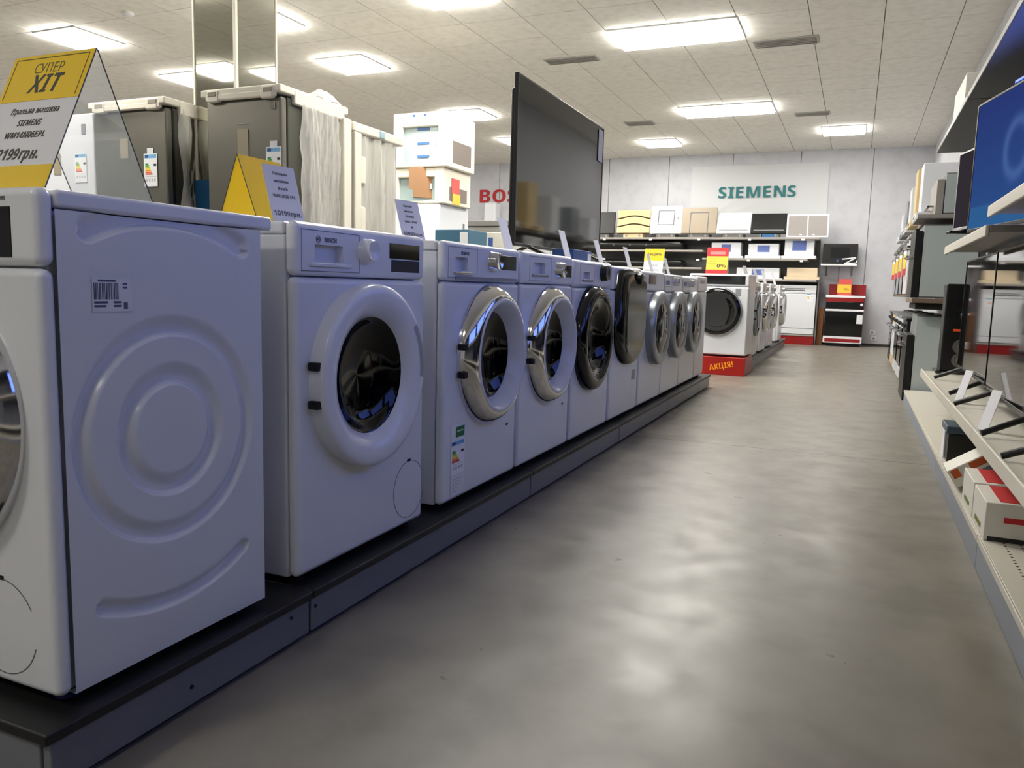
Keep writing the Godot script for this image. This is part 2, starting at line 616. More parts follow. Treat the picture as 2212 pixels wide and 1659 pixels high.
	for q in vents:
		var t := thing("air_vent", q[4], "air vent", V(q[0], 3.26, q[1]), 0, "ceiling air vents")
		var w: float = q[2]
		var dd: float = q[3]
		obj("vent_plate", rb(V(-w / 2, -0.012, -dd / 2), V(w / 2, 0, dd / 2), 0.003, 1), mat("vent", Color(0.68, 0.67, 0.65), 0.6), t)
		for s in 5:
			var z := -dd / 2 + dd * (s + 0.5) / 5.0
			obj("vent_slat", rb(V(-w / 2 + 0.02, -0.018, z - 0.012), V(w / 2 - 0.02, -0.012, z + 0.006), 0.002, 1), mat("vent_slat", Color(0.56, 0.55, 0.53), 0.6), t)
	# smoke detector on the ceiling
	var sd := thing("smoke_detector", "small round smoke detector on the ceiling left of the mirrored column", "smoke detector", V(-6.35, 3.26, -5.55))
	var sm := MB.new()
	sm.xf = Transform3D(Basis(V(1, 0, 0), PI / 2), Vector3.ZERO)
	sm.lathe([Vector2(0.055, 0.0), Vector2(0.055, 0.02), Vector2(0.04, 0.035), Vector2(0.0, 0.035)], 20)
	obj("detector_body", sm, mat("lamp_frame", Color.WHITE), sd)


# ---------------------------------------------------------------- plinths
func plinths() -> void:
	var p := thing("display_plinth", "long low plinth with black top and grey panels under the washing machine row", "plinth", V(-1.145, 0, -0.8))
	var cuts := [0.0, -0.67, -2.07, -3.37, -4.57, -5.77, -6.3]
	obj("plinth_core", bx(V(-1.3, 0.0, -0.02), V(-0.02, 0.096, -6.28)), mat("slot", Color.BLACK), p)
	for i in 6:
		var b := MB.new()
		b.rbox(V(-0.02, 0.012, cuts[i] - 0.004), V(0.0, 0.097, cuts[i + 1] + 0.004), 0.003, 1)
		obj("front_panel", b, mat("plinth_face", Color.WHITE), p)
		var c := MB.new()
		c.rbox(V(-1.3, 0.098, cuts[i] + (0.012 if i == 0 else -0.001)), V(0.012, 0.118, cuts[i + 1] + 0.001), 0.004, 1)
		obj("top_board", c, mat("plinth_top", Color.WHITE), p)
	obj("end_panel", rb(V(-1.3, 0.012, -0.02), V(-0.021, 0.097, 0.0), 0.003, 1), mat("plinth_face", Color.WHITE), p)
	for q in [V(0.001, 0.03, -0.025), V(0.001, 0.05, -0.3), V(0.001, 0.075, -0.6), V(0.001, 0.07, -0.69), V(0.001, 0.02, -0.03)]:
		var s := MB.new()
		s.xf = Transform3D(Basis(V(0, 1, 0), PI / 2), q)
		s.lathe([Vector2(0.0045, -0.001), Vector2(0.004, 0.0015), Vector2(0, 0.0015)], 10)
		obj("screw_head", s, mat("plastic_dark", Color.BLACK), p)
	var f := thing("display_plinth", "grey plinth under the far washing machines behind the red promotion podium", "plinth", V(-1.0, 0, -8.85))
	obj("plinth_core", rb(V(-0.62, 0.0, 0.0), V(-0.02, 0.097, -4.7), 0.003, 1), mat("plinth_face", Color.WHITE), f)
	obj("top_board", rb(V(-0.62, 0.098, 0.0), V(0.0, 0.118, -4.7), 0.004, 1), mat("plinth_top", Color.WHITE), f)


# ---------------------------------------------------------------- washing machines
# local: origin at the base, middle of the front; front looks to +z
func washer(o: Dictionary) -> Node3D:
	var t := thing("washing_machine", o.label, "washing machine", o.at, o.get("turn", PI / 2), o.get("group", "washing machines on the long plinth"))
	var w: float = o.get("w", 0.594) / 2.0
	var d: float = o.get("d", 0.55)
	var hh: float = o.get("h", 0.868)
	var white := mat("enamel", Color.WHITE)
	var pl := mat("plastic_white", Color.WHITE)
	var y0 := 0.017
	var yc := hh - 0.126
	var relief: bool = o.get("relief", false)
	obj("body", rb(V(-w, y0, -d), V(w - (0.02 if relief else 0.0), hh - 0.032, -0.03), 0.005, 1), mat("enamel_side", Color.WHITE), t)
	if relief:
		obj("side_panel", side_relief(d, hh, y0, w), mat("enamel_side", Color.WHITE), t, "white side panel embossed with rings and curved grooves")
	var fpm := MB.new()
	var port := Rect2()
	if o.get("ring", "white") in ["white", "chrome", "dark"]:
		port = Rect2(o.get("door_x", 0.012) - 0.156, o.get("door_y", 0.488) - 0.156, 0.312, 0.312)
	fpm.rbox(V(-w, y0 + 0.002, -0.031), V(w, yc - 0.002, 0.0), 0.016, 3, port, 0.0298)
	obj("front_panel", fpm, white, t)
	var hole := Rect2()
	var dr: Array = o.get("drawer", [])
	if dr:
		hole = Rect2(dr[0], dr[1], dr[2], dr[3])
	var cp := MB.new()
	cp.rbox(V(-w, yc + 0.001, -0.034), V(w, hh, 0.0), 0.016, 3, hole, 0.022)
	obj("control_panel", cp, pl, t)
	var back := 0.04 if relief else 0.02
	obj("top_cover", rb(V(-w, hh - 0.031, -d - back), V(w, hh - 0.001, -0.034), 0.008, 2), pl, t)
	if dr:
		var dm := MB.new()
		dm.rbox(V(dr[0] - 0.02, dr[1] - 0.012, -0.0005), V(dr[0] + dr[2] + 0.03, dr[1] - 0.003, 0.008), 0.003, 1)
		obj("drawer_lip", dm, mat(o.get("lip", "plastic_white"), Color.WHITE), t)
		var seam := MB.new()
		var a: float = dr[0] - 0.05
		var b: float = dr[0] + dr[2] + 0.07
		seam.box(V(a, yc + 0.012, -0.001), V(b, yc + 0.0135, 0.0004))
		seam.box(V(a, yc + 0.012, -0.001), V(a + 0.0015, hh - 0.018, 0.0004))
		seam.box(V(b, yc + 0.012, -0.001), V(b + 0.0015, hh - 0.018, 0.0004))
		seam.box(V(a, hh - 0.0185, -0.001), V(b, hh - 0.017, 0.0004))
		obj("drawer_seam", seam, mat("print_grey", Color.GRAY), t)
	if o.has("knob"):
		var k: Array = o.knob
		var kb := MB.new()
		var r: float = k[2]
		kb.xf = Transform3D(Basis(), V(k[0], k[1], 0))
		kb.lathe([Vector2(r * 1.08, 0), Vector2(r * 1.05, 0.004), Vector2(r, 0.006), Vector2(r * 0.97, 0.026), Vector2(r * 0.86, 0.031), Vector2(r * 0.78, 0.03), Vector2(0, 0.027)], 32)
		obj("program_knob", kb, mat(k[3], Color.WHITE), t)
	for q in o.get("displays", []):
		obj("display", rb(V(q[0], q[1], -0.002), V(q[0] + q[2], q[1] + q[3], 0.0015), 0.0012, 1), mat(q[4] if q.size() > 4 else "display", Color.BLACK), t)
	if o.has("brand"):
		var bq: Array = o.brand
		letters(bq[0], mat("print_grey", Color.GRAY), t, V(bq[1], bq[2], 0.0005), bq[3])
	if o.has("strip"):
		obj("trim_strip", rb(V(-w + 0.07, yc + 0.006, -0.001), V(w - 0.03, yc + 0.017, 0.002), 0.001, 1), mat("plastic_grey", Color.GRAY), t)
	if o.get("logo_ring", false):
		var lr := MB.new()
		lr.xf = Transform3D(Basis(), V(-0.213, 0.83, 0.0))
		lr.lathe([Vector2(0.0085, 0.0002), Vector2(0.0085, 0.001), Vector2(0.0068, 0.001), Vector2(0.0068, 0.0002)], 24)
		lr.box(V(-0.004, -0.003, 0.0002), V(0.004, 0.003, 0.001))
		obj("logo_mark", lr, mat("print_grey", Color.GRAY), t)
	door(t, o)
	# filter flap: a fine round groove and a small slot
	if o.get("flap", true):
		var fx: float = o.get("flap_x", 0.215)
		if not o.get("slot_only", false):
			var fr := MB.new()
			fr.xf = Transform3D(Basis(), V(fx, 0.125, 0.0))
			fr.lathe([Vector2(0.086, 0.0002), Vector2(0.086, 0.0008), Vector2(0.0845, 0.0008), Vector2(0.0845, 0.0002)], 48, 0.5 if fx > 0 else 0.0, TAU - 0.3 if fx > 0 else TAU)
			obj("filter_flap", fr, mat("print_grey", Color.GRAY), t)
		obj("flap_slot", rb(V(fx - 0.012, 0.208, -0.001), V(fx + 0.008, 0.216, 0.001), 0.001, 1), mat("slot", Color.BLACK), t)
	for sx in [-1, 1]:
		for z in [-0.05, -d + 0.06]:
			var ft := MB.new()
			ft.xf = Transform3D(Basis(V(1, 0, 0), -PI / 2), V(sx * (w - 0.045), 0.0, z))
			ft.lathe([Vector2(0, 0), Vector2(0.024, 0.0), Vector2(0.024, 0.007), Vector2(0.012, 0.009), Vector2(0.012, 0.02)], 14)
			obj("foot", ft, mat("foot_blue", Color.BLUE) if relief else mat("plastic_dark", Color.BLACK), t)
	for q in o.get("stickers", []):
		var s := obj("sticker", card(q[2], q[3]), mat(q[4], Color.WHITE) if q[4] != "energy" else energy_mat(), t)
		s.position = V(q[0], q[1], 0.0012)
	return t


func door(t: Node3D, o: Dictionary) -> void:
	var kind: String = o.get("ring", "white")
	if kind == "none":
		return
	var cx: float = o.get("door_x", 0.012)
	var cy: float = o.get("door_y", 0.488)
	var dn := Node3D.new()
	dn.name = "door"
	dn.position = V(cx, cy, 0)
	t.add_child(dn)
	var ring := MB.new()
	var gl := MB.new()
	var gm := mat("door_glass", Color.BLACK)
	if kind == "white":
		obj("door_ring", ring.lathe([Vector2(0.24, 0.0), Vector2(0.24, 0.034), Vector2(0.236, 0.041), Vector2(0.226, 0.045), Vector2(0.205, 0.046), Vector2(0.196, 0.044), Vector2(0.178, 0.036), Vector2(0.158, 0.02), Vector2(0.152, 0.01)], 96), mat("plastic_white", Color.WHITE), dn)
		obj("door_glass", gl.lathe([Vector2(0.154, 0.014), Vector2(0.148, 0.012), Vector2(0.14, -0.0), Vector2(0.115, -0.016), Vector2(0.07, -0.026), Vector2(0.0, -0.029)], 64), gm, dn)
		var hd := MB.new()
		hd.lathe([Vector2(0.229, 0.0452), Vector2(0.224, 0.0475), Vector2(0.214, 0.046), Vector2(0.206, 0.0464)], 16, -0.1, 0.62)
		obj("handle_recess_shade", hd, mat("handle_shade_grey", Color(0.6, 0.61, 0.64), 0.35), dn)  # grey arc on the ring: shade of the handle recess put into colour
	elif kind == "chrome":
		obj("door_ring", ring.lathe([Vector2(0.248, 0.0), Vector2(0.247, 0.012), Vector2(0.24, 0.026), Vector2(0.228, 0.042), Vector2(0.216, 0.052), Vector2(0.208, 0.056), Vector2(0.2, 0.057)], 96), mat("chrome", Color.WHITE), dn, "polished chrome door ring")
		var inner := MB.new()
		inner.lathe([Vector2(0.2, 0.057), Vector2(0.196, 0.06), Vector2(0.19, 0.06), Vector2(0.184, 0.055), Vector2(0.165, 0.03), Vector2(0.152, 0.008), Vector2(0.148, 0.0)], 96)
		obj("door_funnel", inner, mat("funnel", Color(0.8, 0.81, 0.83), 0.25), dn)
		obj("door_glass", gl.lathe([Vector2(0.152, 0.006), Vector2(0.146, 0.008), Vector2(0.12, -0.01), Vector2(0.07, -0.022), Vector2(0.0, -0.026)], 64), gm, dn)
	elif kind == "dark":
		obj("door_ring", ring.lathe([Vector2(0.256, 0.0), Vector2(0.255, 0.02), Vector2(0.248, 0.038), Vector2(0.238, 0.048), Vector2(0.225, 0.052), Vector2(0.2, 0.052), Vector2(0.17, 0.045), Vector2(0.15, 0.03)], 96), mat("chrome_dark", Color.BLACK), dn, "dark chrome door ring")
		obj("door_glass", gl.lathe([Vector2(0.152, 0.034), Vector2(0.146, 0.03), Vector2(0.13, 0.005), Vector2(0.08, -0.015), Vector2(0.0, -0.02)], 64), gm, dn)
	elif kind == "silver":
		obj("door_ring", ring.lathe([Vector2(0.235, 0.0), Vector2(0.235, 0.045), Vector2(0.23, 0.055), Vector2(0.22, 0.06), Vector2(0.19, 0.058), Vector2(0.165, 0.05)], 96), mat("silver", Color.GRAY), dn, "matt silver door ring")
		obj("door_glass", gl.lathe([Vector2(0.168, 0.05), Vector2(0.155, 0.056), Vector2(0.12, 0.062), Vector2(0.06, 0.066), Vector2(0.0, 0.067)], 64), gm, dn)
	elif kind == "black":
		obj("door_ring", ring.lathe([Vector2(0.25, 0.0), Vector2(0.25, 0.02), Vector2(0.244, 0.03), Vector2(0.236, 0.032)], 96), mat("silver", Color.GRAY), dn)
		obj("door_glass", gl.lathe([Vector2(0.238, 0.026), Vector2(0.23, 0.034), Vector2(0.19, 0.038), Vector2(0.16, 0.03), Vector2(0.1, 0.02), Vector2(0.0, 0.018)], 64), mat("black_gloss", Color.BLACK), dn)
	elif kind == "shield":
		# tall black glass shield: flat top, straight sides, tapering to a rounded point
		var outl := func(s: float) -> PackedVector2Array:
			var pts := PackedVector2Array()
			var key := [Vector2(-0.2, 0.335), Vector2(0.215, 0.335), Vector2(0.25, 0.29), Vector2(0.258, 0.02), Vector2(0.235, -0.1), Vector2(0.1, -0.185), Vector2(0.0, -0.2), Vector2(-0.1, -0.185), Vector2(-0.235, -0.1), Vector2(-0.258, 0.02), Vector2(-0.245, 0.29)]
			for k in key.size():
				var a: Vector2 = key[(k + key.size() - 1) % key.size()]
				var b: Vector2 = key[k]
				var c: Vector2 = key[(k + 1) % key.size()]
				for j in 5:
					var u := j / 5.0
					var m0 := (a + b) / 2.0
					var m1 := (b + c) / 2.0
					pts.append((m0.lerp(b, u)).lerp(b.lerp(m1, u), u) * s)
			return pts
		var rings := [[1.0, 0.0], [1.0, 0.02], [0.975, 0.038], [0.93, 0.05], [0.8, 0.062], [0.55, 0.07], [0.25, 0.073], [0.001, 0.074]]
		var sh := MB.new()
		for i in rings.size() - 1:
			var P: PackedVector2Array = outl.call(rings[i][0])
			var Q: PackedVector2Array = outl.call(rings[i + 1][0])
			for k in P.size():
				var k2 := (k + 1) % P.size()
				var r0 := V(P[k].x, P[k].y, 0).normalized()
				var r1 := V(P[k2].x, P[k2].y, 0).normalized()
				var s0: float = clampf(1.0 - i * 0.28, 0.0, 1.0)
				var s1: float = clampf(1.0 - (i + 1) * 0.28, 0.0, 1.0)
				var f := V(0, 0, 1)
				sh.quadn([V(P[k].x, P[k].y, rings[i][1]), V(P[k2].x, P[k2].y, rings[i][1]), V(Q[k2].x, Q[k2].y, rings[i + 1][1]), V(Q[k].x, Q[k].y, rings[i + 1][1])],
					[(r0 * s0 + f * (1.1 - s0)).normalized(), (r1 * s0 + f * (1.1 - s0)).normalized(), (r1 * s1 + f * (1.1 - s1)).normalized(), (r0 * s1 + f * (1.1 - s1)).normalized()])
		obj("door_shield", sh, mat("shield_glass", Color(0.05, 0.052, 0.055), 0.12, 0.2), dn, "black glass door shield reaching up over the control panel")
		var kb := MB.new()
		kb.xf = Transform3D(Basis(), V(0.02, 0.285, 0.055))
		kb.lathe([Vector2(0.034, 0.0), Vector2(0.032, 0.02), Vector2(0.024, 0.024), Vector2(0, 0.022)], 24)
		obj("program_knob", kb, mat("plastic_dark", Color.BLACK), t).position = V(cx, cy, 0)
		return
	if o.get("hinges", true):
		var rr := 0.236 if kind != "chrome" else 0.24
		for y in [-0.05, 0.042]:
			obj("hinge", rb(V(-rr - 0.012, y - 0.01, 0.004), V(-rr + 0.022, y + 0.01, 0.032), 0.002, 1), mat("slot", Color.BLACK), dn)


# pressed side panel: two round grooves and two curved grooves
func side_relief(d: float, hh: float, y0: float, w: float) -> MB:
	var groove := func(s: float, wdt: float) -> float:  # s: distance inside the groove edge
		var u := clampf(s / wdt, 0.0, 1.0)
		return u * u * (3.0 - 2.0 * u)
	var zc := -0.258
	var yc := 0.446
	var f := func(u: float, v: float) -> Vector3:
		var z := lerpf(-0.031, -d, u)
		var y := lerpf(y0, hh - 0.033, v)
		var dz := z - zc
		var dy := y - yc
		var r := sqrt(dz * dz + dy * dy)
		var dep := 0.0
		var up := 0.5 + 0.5 * dy / maxf(r, 0.001)
		var win := lerpf(0.03, 0.007, up)
		var wout := lerpf(0.007, 0.03, up)
		dep = maxf(dep, 0.0125 * minf(groove.call(r - 0.176, win), groove.call(0.219 - r, wout)))
		dep = maxf(dep, 0.0125 * minf(groove.call(r - 0.083, win), groove.call(0.130 - r, wout)))
		# curved grooves as arcs of one wide circle, with round ends
		for q in [[0.386, 0.05, -0.42, 0.48, 1.0], [0.36, 0.036, -0.45, 0.5, -1.0]]:
			var ce := -0.0
			var cy: float = yc - 0.012 if q[4] > 0 else yc + 0.045
			var ey: float = (y - cy) * q[4]
			var rr: float = sqrt(dz * dz + ey * ey)
			var an: float = atan2(-dz - ce, ey)
			var ac: float = clampf(an, q[2], q[3])
			var mid: float = q[0] + q[1] * 0.5
			var px := -sin(ac) * mid
			var py := cos(ac) * mid
			var dist := sqrt(pow(dz - px, 2.0) + pow(ey - py, 2.0)) if an != ac else absf(rr - mid)
			dep = maxf(dep, 0.0125 * groove.call(q[1] * 0.5 - dist, 0.007 if (rr < mid) == (q[4] > 0) else 0.022))
		return V(w - dep, y, z)
	var b := MB.new()
	b.sheet(220, 340, f, V(1, 0, 0))
	# rim of the pressed sheet
	b.quad(V(w, y0, -d), V(w - 0.02, y0, -d), V(w - 0.02, hh - 0.033, -d), V(w, hh - 0.033, -d), V(0, 0, -1))
	b.quad(V(w, y0, -d), V(w - 0.02, y0, -d), V(w - 0.02, y0, -0.031), V(w, y0, -0.031), V(0, -1, 0))
	return b


func washing_machines() -> void:
	var y := 0.118
	# nearest one: turned so that its side looks on the aisle
	var m1 := washer({"label": "nearest white washing machine turned end-on, showing its embossed side panel with barcode", "at": V(-1.478, y, -0.848), "turn": 0.0, "d": 0.505, "relief": true, "w": 0.597,
		"ring": "chrome", "door_x": 0.0, "door_y": 0.48, "displays": [[0.06, 0.757, 0.178, 0.08]], "brand": ["SIEMENS", 0.21, 0.85, 0.006], "drawer": [-0.24, 0.79, 0.1, 0.03], "knob": [0.0, 0.8, 0.028, "chrome"], "flap_x": 0.165, "hinges": true})
	var im := pic(150, 110, Color(0.85, 0.86, 0.88, 1))
	var rng := RandomNumberGenerator.new()
	rng.seed = 5
	var xx := 6
	while xx < 100:
		var bw := rng.randi_range(1, 3)
		im.fill_rect(Rect2i(xx, 16, bw, 54), Color(0.1, 0.11, 0.18))
		xx += bw + rng.randi_range(1, 3)
	for k in 3:
		im.fill_rect(Rect2i([22, 6, 6][k], [6, 76, 88][k], [66, 50, 44][k], 7), Color(0.28, 0.3, 0.38))
	im.fill_rect(Rect2i(78, 76, 30, 7), Color(0.3, 0.32, 0.4))
	im.fill_rect(Rect2i(78, 88, 30, 7), Color(0.3, 0.32, 0.4))
	im.fill_rect(Rect2i(114, 16, 18, 6), Color(0.3, 0.32, 0.4))
	im.fill_rect(Rect2i(114, 28, 18, 6), Color(0.3, 0.32, 0.4))
	im.fill_rect(Rect2i(116, 80, 16, 22), Color(0.35, 0.37, 0.45))
	var bc := obj("barcode_sticker", card(0.08, 0.058), img_mat("barcode", im, 0.4), m1, "barcode sticker")
	bc.transform = Transform3D(Basis(V(0, 1, 0), PI / 2), V(0.2997, 0.67, -0.132))
	var g := V(-1.18, y, 0)
	washer({"label": "white washing machine with white door ring, beside the embossed end-on machine", "at": g + V(0, 0, -1.766), "ring": "white", "door_x": -0.012, "drawer": [-0.226, 0.778, 0.112, 0.04],
		"knob": [-0.02, 0.812, 0.03, "plastic_white"], "displays": [[0.1, 0.798, 0.16, 0.042], [0.11, 0.762, 0.15, 0.033, "plastic_subpanel"]], "brand": ["BOSCH", -0.165, 0.83, 0.011], "logo_ring": true})
	var st := pic(60, 40, Color(0.9, 0.91, 0.92))
	st.fill_rect(Rect2i(20, 6, 38, 28), Color(0.04, 0.42, 0.22))
	st.fill_rect(Rect2i(26, 16, 26, 4), Color(0.7, 0.85, 0.75))
	img_mat("green_sticker", st)
	var lf := pic(60, 60, Color(0.9, 0.9, 0.91))
	for k in 5:
		lf.fill_rect(Rect2i(8, 10 + k * 9, 40 - k * 5, 2), Color(0.7, 0.71, 0.74))
	img_mat("leaflet", lf)
	washer({"label": "white washing machine with chrome door ring and energy stickers low on its front", "at": g + V(0, 0, -2.483), "ring": "chrome", "door_x": 0.042, "drawer": [-0.227, 0.776, 0.088, 0.044], "lip": "chrome", "strip": true, "slot_only": true,
		"knob": [0.05, 0.815, 0.033, "chrome"], "displays": [[0.128, 0.788, 0.134, 0.052]], "brand": ["SIEMENS", -0.16, 0.833, 0.01],
		"stickers": [[-0.19, 0.222, 0.1, 0.05, "green_sticker"], [-0.19, 0.105, 0.1, 0.115, "energy"], [-0.19, 0.035, 0.1, 0.066, "leaflet"]]})
	washer({"label": "white washing machine with chrome door ring and small square drawer recess, beside the energy-stickered one", "at": g + V(0, 0, -3.098), "ring": "chrome", "door_x": 0.018, "drawer": [-0.168, 0.784, 0.12, 0.043], "lip": "plastic_grey",
		"knob": [0.105, 0.803, 0.034, "chrome"], "displays": [[0.18, 0.776, 0.1, 0.052]], "slot_only": true})
	washer({"label": "white washing machine with broad dark chrome door ring and black knob", "at": g + V(0, 0, -3.722), "ring": "dark", "door_x": -0.03, "drawer": [-0.172, 0.774, 0.1, 0.032], "lip": "plastic_grey",
		"knob": [0.127, 0.808, 0.04, "plastic_dark"], "displays": [[0.178, 0.775, 0.105, 0.07, "plastic_grey"]], "hinges": false, "h": 0.86, "flap": false})
	washer({"label": "white washing machine with tall black shield-shaped glass door", "at": g + V(0, 0, -4.345), "ring": "shield", "door_x": 0.0, "door_y": 0.505, "h": 0.852, "flap": false,
		"stickers": [[0.2, 0.2, 0.08, 0.06, "plastic_grey"], [0.2, 0.1, 0.08, 0.03, "sticker_orange"]]})
	washer({"label": "white washing machine with silver door ring next to the black shield door", "at": g + V(0, 0, -4.965), "ring": "silver", "door_x": 0.06, "hinges": false, "h": 0.845, "displays": [[-0.135, 0.765, 0.19, 0.058]], "flap": false})
	washer({"label": "white washing machine with silver hinged door, second with silver ring", "at": g + V(0, 0, -5.57), "ring": "silver", "door_x": 0.04, "h": 0.84, "drawer": [-0.26, 0.768, 0.12, 0.028], "knob": [0.01, 0.79, 0.028, "chrome"], "displays": [[0.06, 0.762, 0.12, 0.05]], "flap": false})
	washer({"label": "white washing machine with silver hinged door, last with a door on the long plinth", "at": g + V(0, 0, -6.17), "ring": "silver", "door_x": 0.04, "h": 0.835, "drawer": [-0.26, 0.765, 0.12, 0.028], "knob": [-0.02, 0.785, 0.028, "chrome"], "displays": [[0.04, 0.757, 0.13, 0.05]], "flap": false})
	washer({"label": "plain white top-loading machine without a door, at the far end of the long plinth", "at": g + V(0.0, 0, -6.70), "ring": "none", "w": 0.42, "h": 0.85, "flap": false, "displays": [[-0.1, 0.79, 0.2, 0.03, "plastic_grey"]]})


# ---------------------------------------------------------------- signs and price cards on the machines
func tent(called: String, label: String, at: Vector3, turn: float, w: float, hgt: float, half: float, yellow: bool) -> Node3D:
	# a clear folded tent; local: ridge along x, faces to +z and -z
	var t := thing(called, label, "sign", at, turn, "tent signs")
	var ac := clear("acrylic", Color.WHITE)
	for s in [-1.0, 1.0]:
		var b := MB.new()
		var nn := V(0, half, s * hgt).normalized()
		var p := [V(-w / 2, 0, s * half), V(w / 2, 0, s * half), V(w / 2, hgt, 0.001 * s), V(-w / 2, hgt, 0.001 * s)]
		b.quad(p[0], p[1], p[2], p[3], nn)
		var q := []
		for k in p:
			q.append(k - nn * 0.0015)
		b.quad(q[0], q[1], q[2], q[3], -nn)
		for k in 4:
			b.quad(p[k], p[(k + 1) % 4], q[(k + 1) % 4], q[k], (p[k] + p[(k + 1) % 4] - p[(k + 2) % 4] - p[(k + 3) % 4]).normalized())
		obj("clear_panel", b, mat("paper_yellow_thin", Color.YELLOW) if yellow else (mat("paper", Color.WHITE) if s > 0 else ac), t)
	for s in [-1.0, 1.0]:
		var ed := MB.new()
		ed.tube([V(s * w / 2, 0, half), V(s * w / 2, hgt, 0), V(s * w / 2, 0, -half)], 0.0011, 6)
		obj("panel_edge", ed, mat("edge_grey", Color(0.25, 0.26, 0.26), 0.3), t)
	return t


func price_card(label: String, at: Vector3, turn: float, w: float, h: float, lines: Array, price := "") -> Node3D:
	var t := thing("price_card", label, "price card", at, turn, "price cards on the washing machines")
	var tilt := Basis(V(1, 0, 0), -0.3)
	var p := obj("paper", card(w, h), mat("paper", Color.WHITE), t)
	p.transform = Transform3D(tilt, V(0, 0.006, 0.0))
	var st := MB.new()
	st.xf = Transform3D(tilt, V(0, 0.004, -0.002))
	st.box(V(-w / 2, 0, -0.002), V(w / 2, h + 0.003, -0.0005))
	st.xf = Transform3D()
	st.box(V(-w / 2, 0, -0.055), V(w / 2, 0.002, 0.004))
	obj("clear_stand", st, clear("acrylic", Color.WHITE), t)
	var k := 0
	for l in lines:
		letters(l, mat("print_grey", Color.GRAY), p, V(0, h * (0.86 - 0.13 * k), 0.0008), h * 0.05, 0.0, true, Vector3.ZERO, 0.0004)
		k += 1
	if price:
		letters(price, mat("print_grey", Color.GRAY), p, V(0, h * 0.17, 0.0008), h * 0.085, w * 0.86, true, Vector3.ZERO, 0.0004)
	return t


